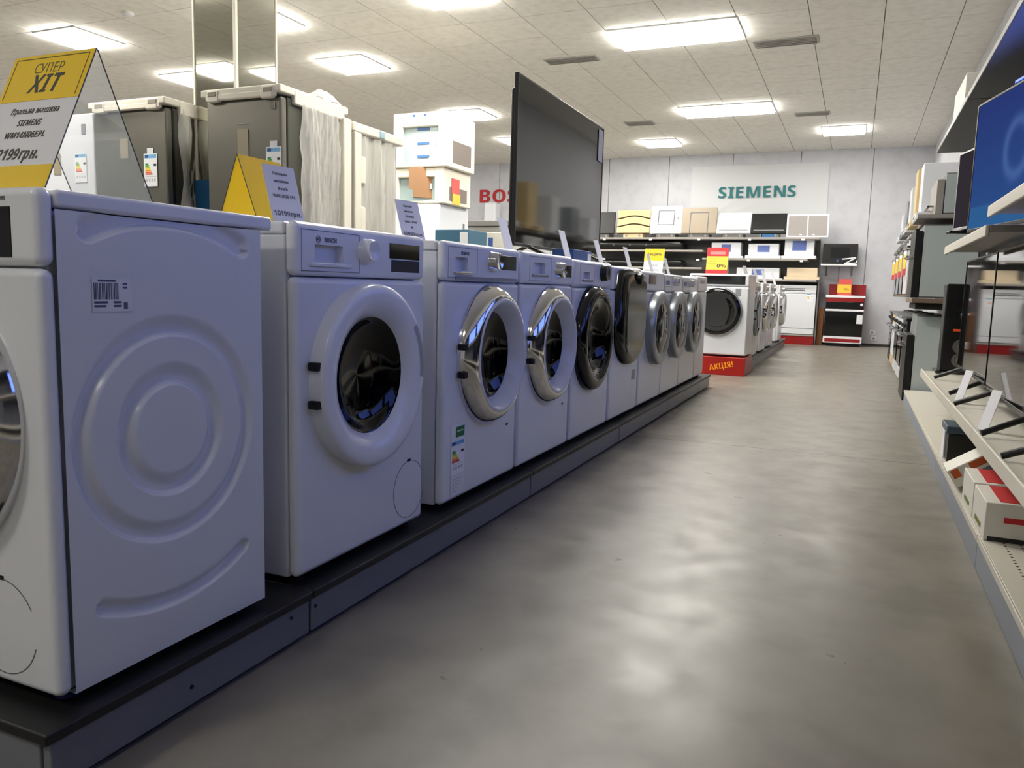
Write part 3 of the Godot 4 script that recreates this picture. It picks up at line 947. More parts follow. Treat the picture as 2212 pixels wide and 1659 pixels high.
func signs_on_machines() -> void:
	mat("sticker_orange", Color(0.85, 0.35, 0.2), 0.5)
	mat("plastic_subpanel", Color(0.66, 0.67, 0.7), 0.3)  # plastic of the small second display below the main one
	var s1 := tent("tent_sign", "yellow and white super sale tent sign standing on the nearest washing machine", V(-1.30, 0.987, -0.985), 0.0, 0.2, 0.242, 0.105, false)
	# printed face: lies on the front panel
	var fh := Vector2(0.242, 0.105).length()
	var face := Node3D.new()
	face.name = "printed_face"
	s1.add_child(face)
	face.transform = Transform3D(Basis(V(1, 0, 0), -atan2(0.105, 0.242)), V(0, 0, 0.1053))
	var yl := mat("paper_yellow", Color.YELLOW)
	obj("yellow_print", bx(V(-0.1, fh * 0.64, 0.0003), V(0.1, fh * 0.995, 0.001)), yl, face)
	obj("yellow_print", bx(V(-0.1, 0.0, 0.0003), V(0.1, fh * 0.16, 0.001)), yl, face)
	var ln := MB.new()
	var gz := 0.0014
	ln.box(V(-0.092, fh * 0.972, 0.001), V(0.09, fh * 0.966, gz))
	ln.box(V(-0.092, fh * 0.66, 0.001), V(-0.0905, fh * 0.972, gz))
	ln.box(V(0.0885, fh * 0.66, 0.001), V(0.09, fh * 0.972, gz))
	obj("border_line", ln, mat("print_olive", Color(0.33, 0.32, 0.12), 0.6), face)
	var gd := mat("print_dark2", Color(0.2, 0.2, 0.18), 0.6)
	letters("СУПЕР", mat("print_olive", Color.BLACK), face, V(0.0, fh * 0.885, 0.001), 0.019, 0.072, false, Vector3.ZERO, 0.0004)
	letters("ХІТ", gd, face, V(0.005, fh * 0.765, 0.001), 0.036, 0.075, true, Vector3.ZERO, 0.0004, 0.2)
	letters("Пральна машина", gd, face, V(0.005, fh * 0.565, 0.0004), 0.012, 0.118, true, Vector3.ZERO, 0.0004, 0.15)
	letters("SIEMENS", gd, face, V(0.002, fh * 0.475, 0.0004), 0.012, 0.058, true, Vector3.ZERO, 0.0004, 0.15)
	letters("WM14N06EPL", gd, face, V(0.002, fh * 0.385, 0.0004), 0.012, 0.1, true, Vector3.ZERO, 0.0004, 0.15)
	letters("12199грн.", gd, face, V(-0.004, fh * 0.245, 0.0004), 0.021, 0.118, true, Vector3.ZERO, 0.0004, 0.15)
	tent("tent_sign", "plain yellow folded tent sign on the white-ringed washing machine behind the nearest one", V(-1.5, 0.987, -1.72), PI / 2, 0.165, 0.185, 0.07, true)
	price_card("white price card reading 10199 beside the yellow folded tent sign", V(-1.345, 0.987, -1.655), PI / 2 - 0.2, 0.1, 0.155, ["Пральна", "машина", "Bosch", "WAB 2026 EPL"], "10199грн.")
	price_card("white price card standing before the white oven stack, on the white-ringed machine's neighbour", V(-1.40, 0.987, -2.375), PI / 2 - 0.2, 0.115, 0.145, ["Пральна", "машина", "SIEMENS", "WM 12 N180", "UA"], "10999грн.")
	price_card("price card seen nearly edge-on at the left lower corner of the standing television", V(-1.42, 0.987, -3.24), PI / 2, 0.09, 0.16, [])
	price_card("narrow price card seen edge-on in front of the standing television screen", V(-1.40, 0.987, -3.96), PI / 2, 0.09, 0.16, [])
	price_card("narrow price card seen edge-on at the right lower corner of the standing television", V(-1.40, 0.975, -4.56), PI / 2, 0.09, 0.16, [])
	price_card("narrow price card edge-on between the standing television and the yellow promotion sign", V(-1.35, 0.968, -5.02), PI / 2, 0.09, 0.15, [])
	price_card("narrow price card edge-on in front of the yellow promotion sign", V(-1.35, 0.962, -5.62), PI / 2, 0.09, 0.14, [])
	price_card("narrow price card edge-on just right of the yellow promotion sign", V(-1.35, 0.957, -6.18), PI / 2, 0.09, 0.14, [])
	# yellow promotion sign
	var s := tent("tent_sign", "small yellow and white promotion sign facing the camera on the silver-ringed machines", V(-1.42, 0.957, -5.96), 0.0, 0.15, 0.2, 0.06, false)
	var f2 := Node3D.new()
	f2.name = "printed_face"
	s.add_child(f2)
	f2.transform = Transform3D(Basis(V(1, 0, 0), -atan2(0.06, 0.2)), V(0, 0, 0.0603))
	obj("yellow_print", bx(V(-0.075, 0.115, 0.0003), V(0.075, 0.208, 0.001)), yl, f2)
	letters("Акція%", gd, f2, V(0, 0.165, 0.001), 0.022, 0.11, true, Vector3.ZERO, 0.0004)
	letters("INDESIT", mat("print_grey", Color.GRAY), f2, V(0, 0.075, 0.001), 0.015, 0.08, false, Vector3.ZERO, 0.0004)
	letters("OMSA60052EU", mat("print_grey", Color.GRAY), f2, V(0, 0.04, 0.001), 0.013, 0.115, false, Vector3.ZERO, 0.0004)
	# red and yellow credit sign on the far machine
	var c := tent("tent_sign", "red and yellow zero percent sign on the black-doored washing machine", V(-1.335, 1.03, -8.36), 0.0, 0.215, 0.265, 0.06, false)
	var f3 := Node3D.new()
	f3.name = "printed_face"
	c.add_child(f3)
	f3.transform = Transform3D(Basis(V(1, 0, 0), -atan2(0.06, 0.265)), V(0, 0, 0.0603))
	obj("yellow_print", bx(V(-0.107, 0.04, 0.0003), V(0.107, 0.18, 0.001)), mat("print_yellow", Color(0.9, 0.74, 0.25), 0.6), f3)
	obj("red_print", bx(V(-0.107, 0.18, 0.0003), V(0.107, 0.272, 0.001)), mat("paper_red", Color.RED), f3)
	obj("red_print", bx(V(-0.107, 0.0, 0.0003), V(0.107, 0.04, 0.001)), mat("paper_red", Color.RED), f3)
	letters("0%", gd, f3, V(0.045, 0.08, 0.001), 0.036, 0.09, true, Vector3.ZERO, 0.0004)
	obj("pale_print", bx(V(-0.075, 0.2, 0.001), V(0.075, 0.23, 0.0014)), mat("print_pink", Color(0.9, 0.5, 0.5), 0.6), f3)
	var tl := MB.new()
	for k in 3:
		tl.box(V(-0.095, 0.15 - k * 0.022, 0.001), V(-0.01 + (0.02 if k == 0 else 0.0), 0.155 - k * 0.022, 0.0014))
	obj("text_lines", tl, mat("print_ochre", Color(0.62, 0.45, 0.12), 0.6), f3)


# ---------------------------------------------------------------- fridges, mirrored column
func wrap_sheet(x: float, z0: float, z1: float, y0: float, y1: float, sd: int) -> MB:
	var f := FastNoiseLite.new()
	f.seed = sd
	f.frequency = 1.0
	f.fractal_octaves = 3
	var b := MB.new()
	b.sheet(90, 24, func(u: float, v: float) -> Vector3:
		var z := lerpf(z0, z1, u)
		var y := lerpf(y0, y1, v)
		var k := f.get_noise_2d(z * 7.0 + 0.5 * f.get_noise_1d(y * 1.3), y * 0.5) * 0.045 + f.get_noise_2d(z * 22.0, y * 2.0 + 9.0) * 0.01
		return V(x + 0.022 + k, y, z), V(1, 0, 0))
	return b


func foam_cap(t: Node3D, w: float, d: float, y: float) -> void:
	# moulded foam lid with notched corners
	var b := MB.new()
	b.rbox(V(-0.02, y + 0.012, 0.03), V(w + 0.02, y + 0.06, -d), 0.012, 2)
	for sx in [0, 1]:
		b.rbox(V(w * 0.06 + sx * w * 0.72, y - 0.02, 0.035), V(w * 0.22 + sx * w * 0.72, y + 0.05, 0.0), 0.01, 2)
	b.rbox(V(0.02, y - 0.012, 0.032), V(w - 0.02, y + 0.03, 0.005), 0.01, 2)
	b.rbox(V(w - 0.01, y - 0.035, -0.1), V(w + 0.026, y + 0.05, -d + 0.05), 0.01, 2)
	obj("foam_cap", b, mat("foam", Color.WHITE), t, "white polystyrene packing lid")
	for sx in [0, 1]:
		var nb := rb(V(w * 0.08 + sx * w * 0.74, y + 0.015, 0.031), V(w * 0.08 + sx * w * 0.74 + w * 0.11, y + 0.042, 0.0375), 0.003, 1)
		obj("notch_shade", nb, mat("foam_shade", Color(0.6, 0.57, 0.52), 0.9), t)  # raised plate, its darker foam colour stands for the shade in a notch


func fridge(label: String, at: Vector3, w: float, d: float, h: float, m: String, cap: bool) -> Node3D:
	# local: origin at the near left base corner; door looks to +z
	var t := thing("fridge", label, "fridge", at, 0.0, "fridges standing behind the washing machines")
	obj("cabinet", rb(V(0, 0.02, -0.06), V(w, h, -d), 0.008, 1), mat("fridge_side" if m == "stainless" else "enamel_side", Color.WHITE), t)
	obj("upper_door", rb(V(0, 0.72, 0.0), V(w, h - 0.004, -0.055), 0.014, 2), mat(m, Color.WHITE), t)
	obj("lower_door", rb(V(0, 0.06, 0.0), V(w, 0.712, -0.055), 0.014, 2), mat(m, Color.WHITE), t)
	for sx in [0, 1]:
		obj("foot", rb(V(0.05 + sx * (w - 0.14), 0.0, -0.06), V(0.09 + sx * (w - 0.14), 0.03, -0.1), 0.004, 1), mat("plastic_dark", Color.BLACK), t)
	if cap:
		foam_cap(t, w, d, h)
	return t


func tagged_label(t: Node3D, at: Vector3, w: float, h: float) -> void:
	obj("hang_tab", rb(V(at.x - w * 0.24, at.y + h, at.z), V(at.x + w * 0.24, at.y + h * 1.17, at.z + 0.001), 0.0005, 1), mat("paper", Color.WHITE), t)
	var e := obj("energy_label", card(w, h), energy_mat(), t)
	e.position = at + V(0, 0, 0.0015)


func fridges_and_column() -> void:
	var f1 := fridge("stainless fridge with foam lid and energy label, left of the mirrored column", V(-4.93, 0, -4.0), 0.67, 0.65, 1.965, "stainless", true)
	tagged_label(f1, V(0.525, 1.452, 0.003), 0.12, 0.215)
	obj("manual_bag", card(0.075, 0.13), mat("bag", Color(0.6, 0.56, 0.47), 0.5), f1).position = V(0.285, 1.645, 0.004)
	obj("plastic_wrap", wrap_sheet(0.67, -0.1, -0.66, 0.3, 1.97, 3), mat("wrap", Color.WHITE), f1, "crinkled clear packing film")
	obj("door_seal", bx(V(0.669, 0.08, -0.052), V(0.672, 1.95, -0.068)), mat("slot", Color.BLACK), f1)
	var f0 := fridge("white fridge at the far left behind the super sale tent sign", V(-5.6, 0, -4.02), 0.64, 0.6, 1.975, "enamel", false)
	obj("badge", rb(V(0.52, 1.83, 0.0), V(0.56, 1.9, 0.003), 0.001, 1), mat("plastic_grey", Color.GRAY), f0)
	obj("energy_label", card(0.12, 0.2), energy_mat(), f0).position = V(0.5, 1.5, 0.003)
	obj("manual_bag", card(0.075, 0.15), mat("bag", Color.WHITE), f0).position = V(0.26, 1.56, 0.003)
	var f2 := fridge("stainless fridge with foam lid, energy label and bright hinge, right of the mirrored column", V(-3.81, 0, -3.9), 0.58, 0.66, 1.945, "stainless", true)
	tagged_label(f2, V(0.525, 1.44, 0.003), 0.115, 0.205)
	obj("hinge_cap", rb(V(0.51, 1.865, 0.0), V(0.54, 1.91, 0.006), 0.002, 1), mat("chrome", Color.WHITE), f2)
	obj("manual_bag", card(0.085, 0.17), mat("bag", Color.WHITE), f2).position = V(0.29, 1.59, 0.004)
	obj("badge", rb(V(0.25, 1.79, 0.0), V(0.34, 1.797, 0.002), 0.0008, 1), mat("plastic_grey", Color.GRAY), f2)
	obj("plastic_wrap", wrap_sheet(0.58, -0.17, -0.66, 0.3, 1.93, 8), mat("wrap", Color.WHITE), f2, "crinkled clear packing film")
	var fc := MB.new()
	fc.rbox(V(0.56, 0.1, -0.575), V(0.625, 1.93, -0.665), 0.012, 2)
	obj("foam_corner", fc, mat("foam", Color.WHITE), f2)
	var bag := MB.new()
	var nz := FastNoiseLite.new()
	nz.seed = 77
	bag.sheet(24, 24, func(u: float, v: float) -> Vector3: return V(0.45 + 0.16 * v, 2.0 + 0.075 * sin(u * PI) * sin(v * PI) + 0.02 * nz.get_noise_2d(u * 300, v * 300), -0.3 - 0.34 * u), V(0, 1, 0))
	obj("film_bunch", bag, mat("wrap", Color.WHITE), f2)
	# packed fridge behind it
	var f3 := thing("fridge", "fridge wrapped in pleated film with notched foam edge, behind the foam-lidded stainless one", "fridge", V(-3.81, 0, -4.6), 0.0, "fridges standing behind the washing machines")
	obj("cabinet", rb(V(0, 0.02, 0.0), V(0.58, 1.86, -0.6), 0.01, 1), mat("fridge_pale", Color(0.52, 0.5, 0.46), 0.4), f3)
	obj("plastic_wrap", wrap_sheet(0.58, -0.06, -0.6, 0.2, 1.86, 15), mat("wrap", Color.WHITE), f3, "pleated clear packing film")
	var ce := MB.new()
	ce.rbox(V(0.56, 0.1, 0.005), V(0.63, 1.86, -0.075), 0.012, 2)
	for k in 4:
		ce.rbox(V(0.565, 0.5 + k * 0.34, -0.06), V(0.632, 0.69 + k * 0.34, -0.125), 0.014, 2)
	obj("foam_corner", ce, mat("foam", Color.WHITE), f3)
	obj("foam_cap", rb(V(-0.02, 1.86, 0.01), V(0.625, 1.925, -0.63), 0.014, 2), mat("foam", Color.WHITE), f3)
	obj("tape_strip", rb(V(0.622, 1.87, -0.3), V(0.629, 1.915, -0.36), 0.002, 1), mat("tape_blue", Color(0.55, 0.68, 0.72), 0.4), f3)
	# mirrored column
	var c := thing("mirrored_column", "mirror-clad square column with white corner trims and blue foot panel between the fridges", "column", V(-4.25, 0, -4.25))
	obj("mirror_face", bx(V(0, 1.5, 0), V(0.36, 3.26, -0.004)), mat("mirror", Color(0.83, 0.83, 0.79), 0.02, 1.0), c)
	obj("mirror_face", bx(V(0.36, 1.5, 0), V(0.356, 3.26, -0.4)), mat("mirror", Color.WHITE), c)
	obj("column_core", bx(V(0.002, 0, -0.005), V(0.355, 3.26, -0.4)), mat("shelf_white", Color.WHITE), c)
	for p in [[0.0, 0.0, 0.008], [0.36, 0.0, 0.012], [0.36, -0.4, 0.007]]:
		obj("corner_trim", rb(V(p[0] - p[2], 1.5, p[1] - p[2]), V(p[0] + p[2], 3.26, p[1] + p[2]), 0.003, 1), mat("foam", Color.WHITE), c)
	obj("foot_panel", rb(V(-0.02, 0.0, 0.012), V(0.4, 1.52, 0.002), 0.003, 1), mat("panel_blue", Color.BLUE), c, "blue panel over the foot of the column")


# ---------------------------------------------------------------- boxed ovens on a white fridge
func boxed_oven(label: String, at: Vector3, w: float, h: float, d: float, side_win: bool) -> Node3D:
	# white foam-edged carton with a clear window; local origin: near left base corner
	var t := thing("boxed_oven", label, "oven", at, 0.0, "ovens in packing on the white fridge")
	var fm := mat("foam", Color.WHITE)
	var fr := MB.new()
	var bt := w * 0.17
	fr.rbox(V(0, 0, 0), V(bt, h, -d), 0.012, 2)
	fr.rbox(V(w - bt, 0, 0), V(w, h, -d), 0.012, 2)
	fr.rbox(V(bt - 0.01, h * 0.74, -0.001), V(w - bt + 0.01, h, -d), 0.012, 2)
	fr.rbox(V(bt - 0.01, 0, -0.001), V(w - bt + 0.01, h * 0.08, -d), 0.012, 2)
	obj("foam_frame", fr, fm, t)
	obj("oven_front", bx(V(bt - 0.01, h * 0.05, -0.04), V(w - bt + 0.01, h * 0.77, -d + 0.02)), mat("oven_glass_pale", Color(0.62, 0.7, 0.7), 0.15), t)
	for k in [0.18, 0.42, 0.68]:
		obj("blue_tape", rb(V(w * 0.42, h * k, -0.038), V(w * 0.64, h * (k + 0.05), -0.033), 0.002, 1), mat("tape", Color(0.25, 0.42, 0.66), 0.4), t)
	for k in 2:
		obj("arrow_mark", rb(V(w * (0.37 + k * 0.2), h * 0.92, -0.001), V(w * (0.41 + k * 0.2), h * 0.965, 0.001), 0.0006, 1), mat("mark_blue", Color(0.2, 0.35, 0.6), 0.6), t)
	obj("oven_handle", rb(V(w * 0.74, h * 0.4, -0.03), V(w * 0.77, h * 0.56, -0.015), 0.005, 1), mat("paper", Color.WHITE), t)
	if side_win:
		obj("side_picture", bx(V(w - 0.001, h * 0.1, -d * 0.2), V(w + 0.002, h * 0.5, -d * 0.85)), mat("print_brown", Color(0.45, 0.41, 0.38), 0.6), t)
	return t


func oven_stack() -> void:
	var f := fridge("white fridge carrying the stack of boxed ovens", V(-4.2, 0, -6.6), 0.56, 0.62, 1.6, "enamel", false)
	obj("side_marks", rb(V(0.559, 1.35, -0.5), V(0.5615, 1.45, -0.54), 0.001, 1), mat("print_grey", Color.GRAY), f)
	var b := boxed_oven("white boxed oven with torn brown carton, lower one of the stack", V(-4.2, 1.602, -6.62), 0.6, 0.33, 0.56, true)
	var fl := MB.new()
	fl.xf = Transform3D(Basis(V(0, 1, 0), 0.75), V(0.38, 0.08, 0.03))
	fl.rbox(V(-0.12, 0.04, -0.012), V(0.17, 0.25, 0.0), 0.004, 1)
	fl.rbox(V(-0.08, -0.03, -0.012), V(0.13, 0.05, 0.0), 0.004, 1)
	obj("torn_flap", fl, mat("carton", Color.WHITE), b, "torn brown cardboard flap")
	boxed_oven("white boxed oven with blue tape, topmost of the stack", V(-4.14, 1.934, -6.6), 0.58, 0.5, 0.58, true)
	# sale tag leaning at the stack
	var s := thing("sale_tag", "small red and yellow sale tag hanging before the boxed oven stack", "sign", V(-3.597, 1.61, -6.85), PI / 2)
	obj("red_paper", rb(V(-0.08, 0.1, 0), V(0.08, 0.24, 0.003), 0.001, 1), mat("paper_pink", Color(0.8, 0.32, 0.3), 0.6), s)
	obj("yellow_paper", rb(V(-0.06, 0, 0), V(0.1, 0.1, 0.003), 0.001, 1), mat("print_yellow", Color(0.9, 0.74, 0.25), 0.6), s)
	# low white and blue boxes behind the machines
	var q := thing("counter", "grey display counter against the back below the red wall lettering", "counter", V(-3.95, 0, -8.0))
	obj("counter_top", rb(V(-0.6, 1.5, 0.0), V(0.5, 1.56, -0.5), 0.006, 1), mat("shelf_grey", Color.GRAY), q)
	obj("counter_body", rb(V(-0.58, 0, -0.02), V(0.48, 1.498, -0.48), 0.004, 1), mat("shelf_grey2", Color(0.5, 0.49, 0.47), 0.5), q)
	var bb := thing("carton_box", "blue carton box behind the chrome-ringed machine", "box", V(-3.1, 0, -6.2))
	obj("box_body", rb(V(-0.24, 0, -0.2), V(0.08, 1.31, 0.2), 0.004, 1), mat("carton_blue", Color(0.2, 0.38, 0.48), 0.6), bb)
	obj("white_flap", rb(V(0.0, 1.05, 0.2), V(0.075, 1.29, 0.204), 0.001, 1), mat("paper", Color.WHITE), bb)
	obj("box_print", rb(V(-0.23, 1.12, 0.2), V(-0.12, 1.2, 0.203), 0.001, 1), mat("print_pale", Color(0.55, 0.58, 0.6), 0.6), bb)
	var wbx := thing("carton_box", "white carton box with blue mark, left of the standing television", "box", V(-2.75, 0, -6.15))
	obj("box_body", rb(V(-0.08, 0, -0.2), V(0.2, 1.28, 0.2), 0.004, 1), mat("carton_white", Color(0.85, 0.84, 0.8), 0.6), wbx)
	obj("blue_mark", rb(V(-0.06, 1.12, 0.2), V(-0.02, 1.24, 0.203), 0.001, 1), mat("mark_blue", Color.BLUE), wbx)
	var bo := thing("boiler", "tall white boiler hanging on the back wall below the red lettering", "boiler", V(-6.75, 1.75, -14.58))
	obj("boiler_case", rb(V(-0.13, 0, 0.0), V(0.13, 0.72, 0.28), 0.04, 3), mat("enamel", Color.WHITE), bo)
	obj("boiler_plate", rb(V(-0.08, 0.08, 0.28), V(0.08, 0.16, 0.283), 0.001, 1), mat("plastic_grey", Color.GRAY), bo)


# ---------------------------------------------------------------- televisions
# local: origin at the foot, middle of the width; screen looks to +z
func tv(label: String, at: Vector3, turn: float, w: float, h: float, lift: float, screen: Material, frame: Material, group: String, legs := "v") -> Node3D:
	var t := thing("television", label, "television", at, turn, group)
	obj("back_case", rb(V(-w / 2 + 0.03, lift + 0.02, -0.05), V(w / 2 - 0.03, lift + h - 0.06, -0.012), 0.015, 2), mat("black_satin", Color.BLACK), t)
	var f := MB.new()
	var e := 0.011
	f.rbox(V(-w / 2, lift, -0.016), V(w / 2, lift + e * 1.5, 0.004), 0.002, 1)
	f.rbox(V(-w / 2, lift + h - e, -0.016), V(w / 2, lift + h, 0.004), 0.002, 1)
	f.rbox(V(-w / 2, lift + e * 1.4, -0.016), V(-w / 2 + e, lift + h - e * 0.9, 0.004), 0.002, 1)
	f.rbox(V(w / 2 - e, lift + e * 1.4, -0.016), V(w / 2, lift + h - e * 0.9, 0.004), 0.002, 1)
	obj("bezel", f, frame, t)
	var s := MB.new()
	s.box(V(-w / 2 + e, lift + e, -0.014), V(w / 2 - e, lift + h - e, 0.001))
	obj("screen", s, screen, t)
	for sx in [-1.0, 1.0]:
		var x: float = sx * w * 0.34
		var l := MB.new()
		if legs == "v":
			l.tube([V(x, lift + 0.01, -0.02), V(x + sx * 0.03, 0.012, 0.13)], 0.011, 8)
			l.tube([V(x, lift + 0.01, -0.02), V(x + sx * 0.03, 0.012, -0.14)], 0.011, 8)
		else:
			l.rbox(V(x - 0.03, 0.0, -0.12), V(x + 0.03, 0.014, 0.07), 0.005, 1)
			l.rbox(V(x - 0.025, 0.01, -0.03), V(x + 0.025, lift + 0.02, -0.01), 0.004, 1)
		obj("stand_leg", l, mat("black_satin", Color.BLACK), t)
	return t


func big_television() -> void:
	var t := tv("large switched-off television standing on the washing machines", V(-1.6, 0.987, -4.405), PI / 2, 1.44, 0.84, 0.065, mat("screen_off", Color(0.03, 0.032, 0.03), 0.05, 0.0, 0.55), mat("bezel_grey", Color(0.2, 0.21, 0.21), 0.3, 0.5), "")
	obj("spec_sticker", card(0.09, 0.2), mat("paper_lilac", Color(0.62, 0.62, 0.68), 0.6), t).position = V(0.645, 0.68, 0.006)
	var b := thing("carton_box", "flat blue packet lying on a washing machine under the large television", "box", V(-1.47, 0.987, -4.2))
	obj("box_body", rb(V(-0.06, 0, -0.17), V(0.06, 0.068, 0.15), 0.004, 1), mat("packet_blue", Color(0.12, 0.27, 0.5), 0.5), b)
	obj("box_label", rb(V(0.06, 0.01, -0.16), V(0.062, 0.055, -0.1), 0.001, 1), mat("paper", Color.WHITE), b)


# ---------------------------------------------------------------- far row on the aisle
func far_row() -> void:
	var p := thing("promo_podium", "red promotion podium with yellow slanted lettering under the black-doored washing machine", "podium", V(-1.265, 0, -8.2))
	obj("podium_body", rb(V(-0.31, 0.0, -0.6), V(0.285, 0.186, 0.0), 0.004, 1), mat("podium_red", Color(0.62, 0.07, 0.04), 0.35), p)
	letters("АКЦІЯ!", mat("print_amber", Color(0.95, 0.6, 0.05), 0.5), p, V(0.05, 0.095, 0.001), 0.058, 0.24, true, V(0, 0, 0.22))
	var g := "far washing machines beyond the promotion podium"
	washer({"label": "white washing machine with large black glass door facing the camera on the red podium", "at": V(-1.29, 0.187, -8.23), "turn": 0.0, "ring": "black", "door_x": 0.0, "door_y": 0.46, "w": 0.6, "h": 0.84, "hinges": false, "flap": false, "group": g,
		"displays": [[-0.28, 0.735, 0.54, 0.085], [0.17, 0.62, 0.055, 0.075, "plastic_grey"]]})
	var lab := ["far washing machine with black door, first behind the red podium machine", "far washing machine with chrome door, second behind the red podium machine", "far washing machine with chrome door, third behind the red podium machine", "far washing machine with bright chrome door, nearest the dishwasher"]
	var zz := [-9.3, -10.25, -11.2, -12.6]
	for k in 4:
		washer({"label": lab[k], "at": V(-1.03, 0.118, zz[k]), "ring": "black" if k == 0 else "chrome", "h": 0.85, "group": g, "flap": false, "drawer": [-0.2, 0.76, 0.1, 0.035], "knob": [0.06, 0.78, 0.03, "chrome"], "displays": [[0.13, 0.755, 0.1, 0.05]]})
		price_card(["thin price card on the first far machine behind the podium", "thin price card on the second far machine behind the podium", "thin price card on the third far machine behind the podium", "thin price card on the far machine nearest the dishwasher"][k], V(-1.15, 0.97, zz[k] - 0.1), PI / 2 - 0.25, 0.1, 0.18, [])


# ---------------------------------------------------------------- back wall
func hood_base(t: Node3D, w: float, m: String) -> void:
	obj("duct_box", rb(V(-w * 0.3, 0.0, -0.32), V(w * 0.3, 0.075, 0.0), 0.006, 1), mat(m, Color.WHITE), t)
	for s in [-1, 1]:
		var l := MB.new()
		l.xf = Transform3D(Basis(), V(s * w * 0.2, 0.035, 0.0))
		l.lathe([Vector2(0.022, 0), Vector2(0.02, 0.004), Vector2(0, 0.004)], 16)
		obj("lamp_cover", l, mat("plastic_grey", Color.GRAY), t)


func hood(label: String, x: float, y: float, w: float, h: float, m: String, style: String, lean := -0.2) -> Node3D:
	var t := thing("cooker_hood", label, "cooker hood", V(x, y, -14.1), 0.0, "slanted cooker hoods on the top shelf")
	hood_base(t, w, m if style == "wave" else "shelf_grey")
	var tilt := Basis(V(1, 0, 0), lean)
	var pm := mat(m, Color.WHITE)
	var place := Transform3D(tilt, V(0, 0.075, 0.03))
	if style == "wave":
		# three boards with wavy edges and gaps between
		for k in 3:
			var poly := PackedVector2Array()
			var y0 := h * k / 3.0 + 0.013
			var y1 := h * (k + 1) / 3.0 - 0.013
			for i in 13:
				var u := i / 12.0
				poly.append(Vector2((u - 0.5) * w, y0 + (0.03 * sin((u - 0.2) * TAU * 0.8) if k > 0 else 0.0)))
			for i in 13:
				var u := 1.0 - i / 12.0
				poly.append(Vector2((u - 0.5) * w, y1 + (0.03 * sin((u - 0.2) * TAU * 0.8) if k < 2 else 0.0)))
			obj("front_board", MB.new().prism(poly, -0.03, 0.0), pm, t).transform = place
		obj("back_plate", rb(V(-w / 2 + 0.01, 0.0, -0.06), V(w / 2 - 0.01, h - 0.01, -0.031), 0.004, 1), mat("slot_brown", Color(0.2, 0.16, 0.1), 0.6), t).transform = place
	else:
		obj("glass_panel", rb(V(-w / 2, 0, -0.05), V(w / 2, h, 0.0), 0.008, 2), pm, t).transform = place
	if style == "frame":
		var b := MB.new()
		var a := w * 0.26
		b.rbox(V(-a, h * 0.3, 0.0), V(a, h * 0.325, 0.004), 0.002, 1)
		b.rbox(V(-a, h * 0.8, 0.0), V(a, h * 0.825, 0.004), 0.002, 1)
		b.rbox(V(-a, h * 0.3, 0.0), V(-a + 0.014, h * 0.825, 0.004), 0.002, 1)
		b.rbox(V(a - 0.014, h * 0.3, 0.0), V(a, h * 0.825, 0.004), 0.002, 1)
		obj("groove_frame", b, mat("groove_dark", Color(0.25, 0.26, 0.27), 0.5), t).transform = place
		if m == "enamel":
			obj("control_spot", rb(V(w * 0.36, h * 0.5, 0.0), V(w * 0.38, h * 0.57, 0.003), 0.001, 1), mat("print_dark", Color.BLACK), t).transform = place
	if style == "arch":
		var b := MB.new()
		var a := w * 0.27
		b.rbox(V(-a, h * 0.78, 0.0), V(a, h * 0.81, 0.004), 0.002, 1)
		b.rbox(V(-a, 0.0, 0.0), V(-a + 0.016, h * 0.81, 0.004), 0.002, 1)
		b.rbox(V(a - 0.016, 0.0, 0.0), V(a, h * 0.81, 0.004), 0.002, 1)
		obj("groove_frame", b, mat("print_grey", Color.GRAY), t).transform = place
	if style == "line":
		obj("control_strip", rb(V(-w * 0.42, h * 0.13, 0.0), V(w * 0.42, h * 0.17, 0.003), 0.001, 1), mat("plastic_grey", Color.GRAY), t).transform = place
	return t


func wedge_hood(label: String, x: float, y: float, w: float, h: float, base_h: float, m: String, pic_at: float, pw: float) -> void:
	# flat under-cupboard hood standing upright, blue advert on its front
	var t := thing("cooker_hood", label, "cooker hood", V(x, y, -14.12), 0.0, "flat cooker hoods on the lower shelves")
	obj("hood_tray", rb(V(-w / 2, 0, -0.3), V(w / 2, base_h, 0.1), 0.006, 1), mat(m, Color.WHITE), t)
	obj("hood_body", rb(V(-w * 0.43, base_h, -0.28), V(w * 0.43, h, 0.03), 0.01, 2), mat(m, Color.WHITE), t)
	if pw > 0:
		obj("advert_sticker", rb(V(pic_at - pw / 2, base_h + (h - base_h) * 0.3, 0.03), V(pic_at + pw / 2, base_h + (h - base_h) * 0.85, 0.032), 0.001, 1), mat("advert_blue", Color(0.34, 0.42, 0.68), 0.5), t)


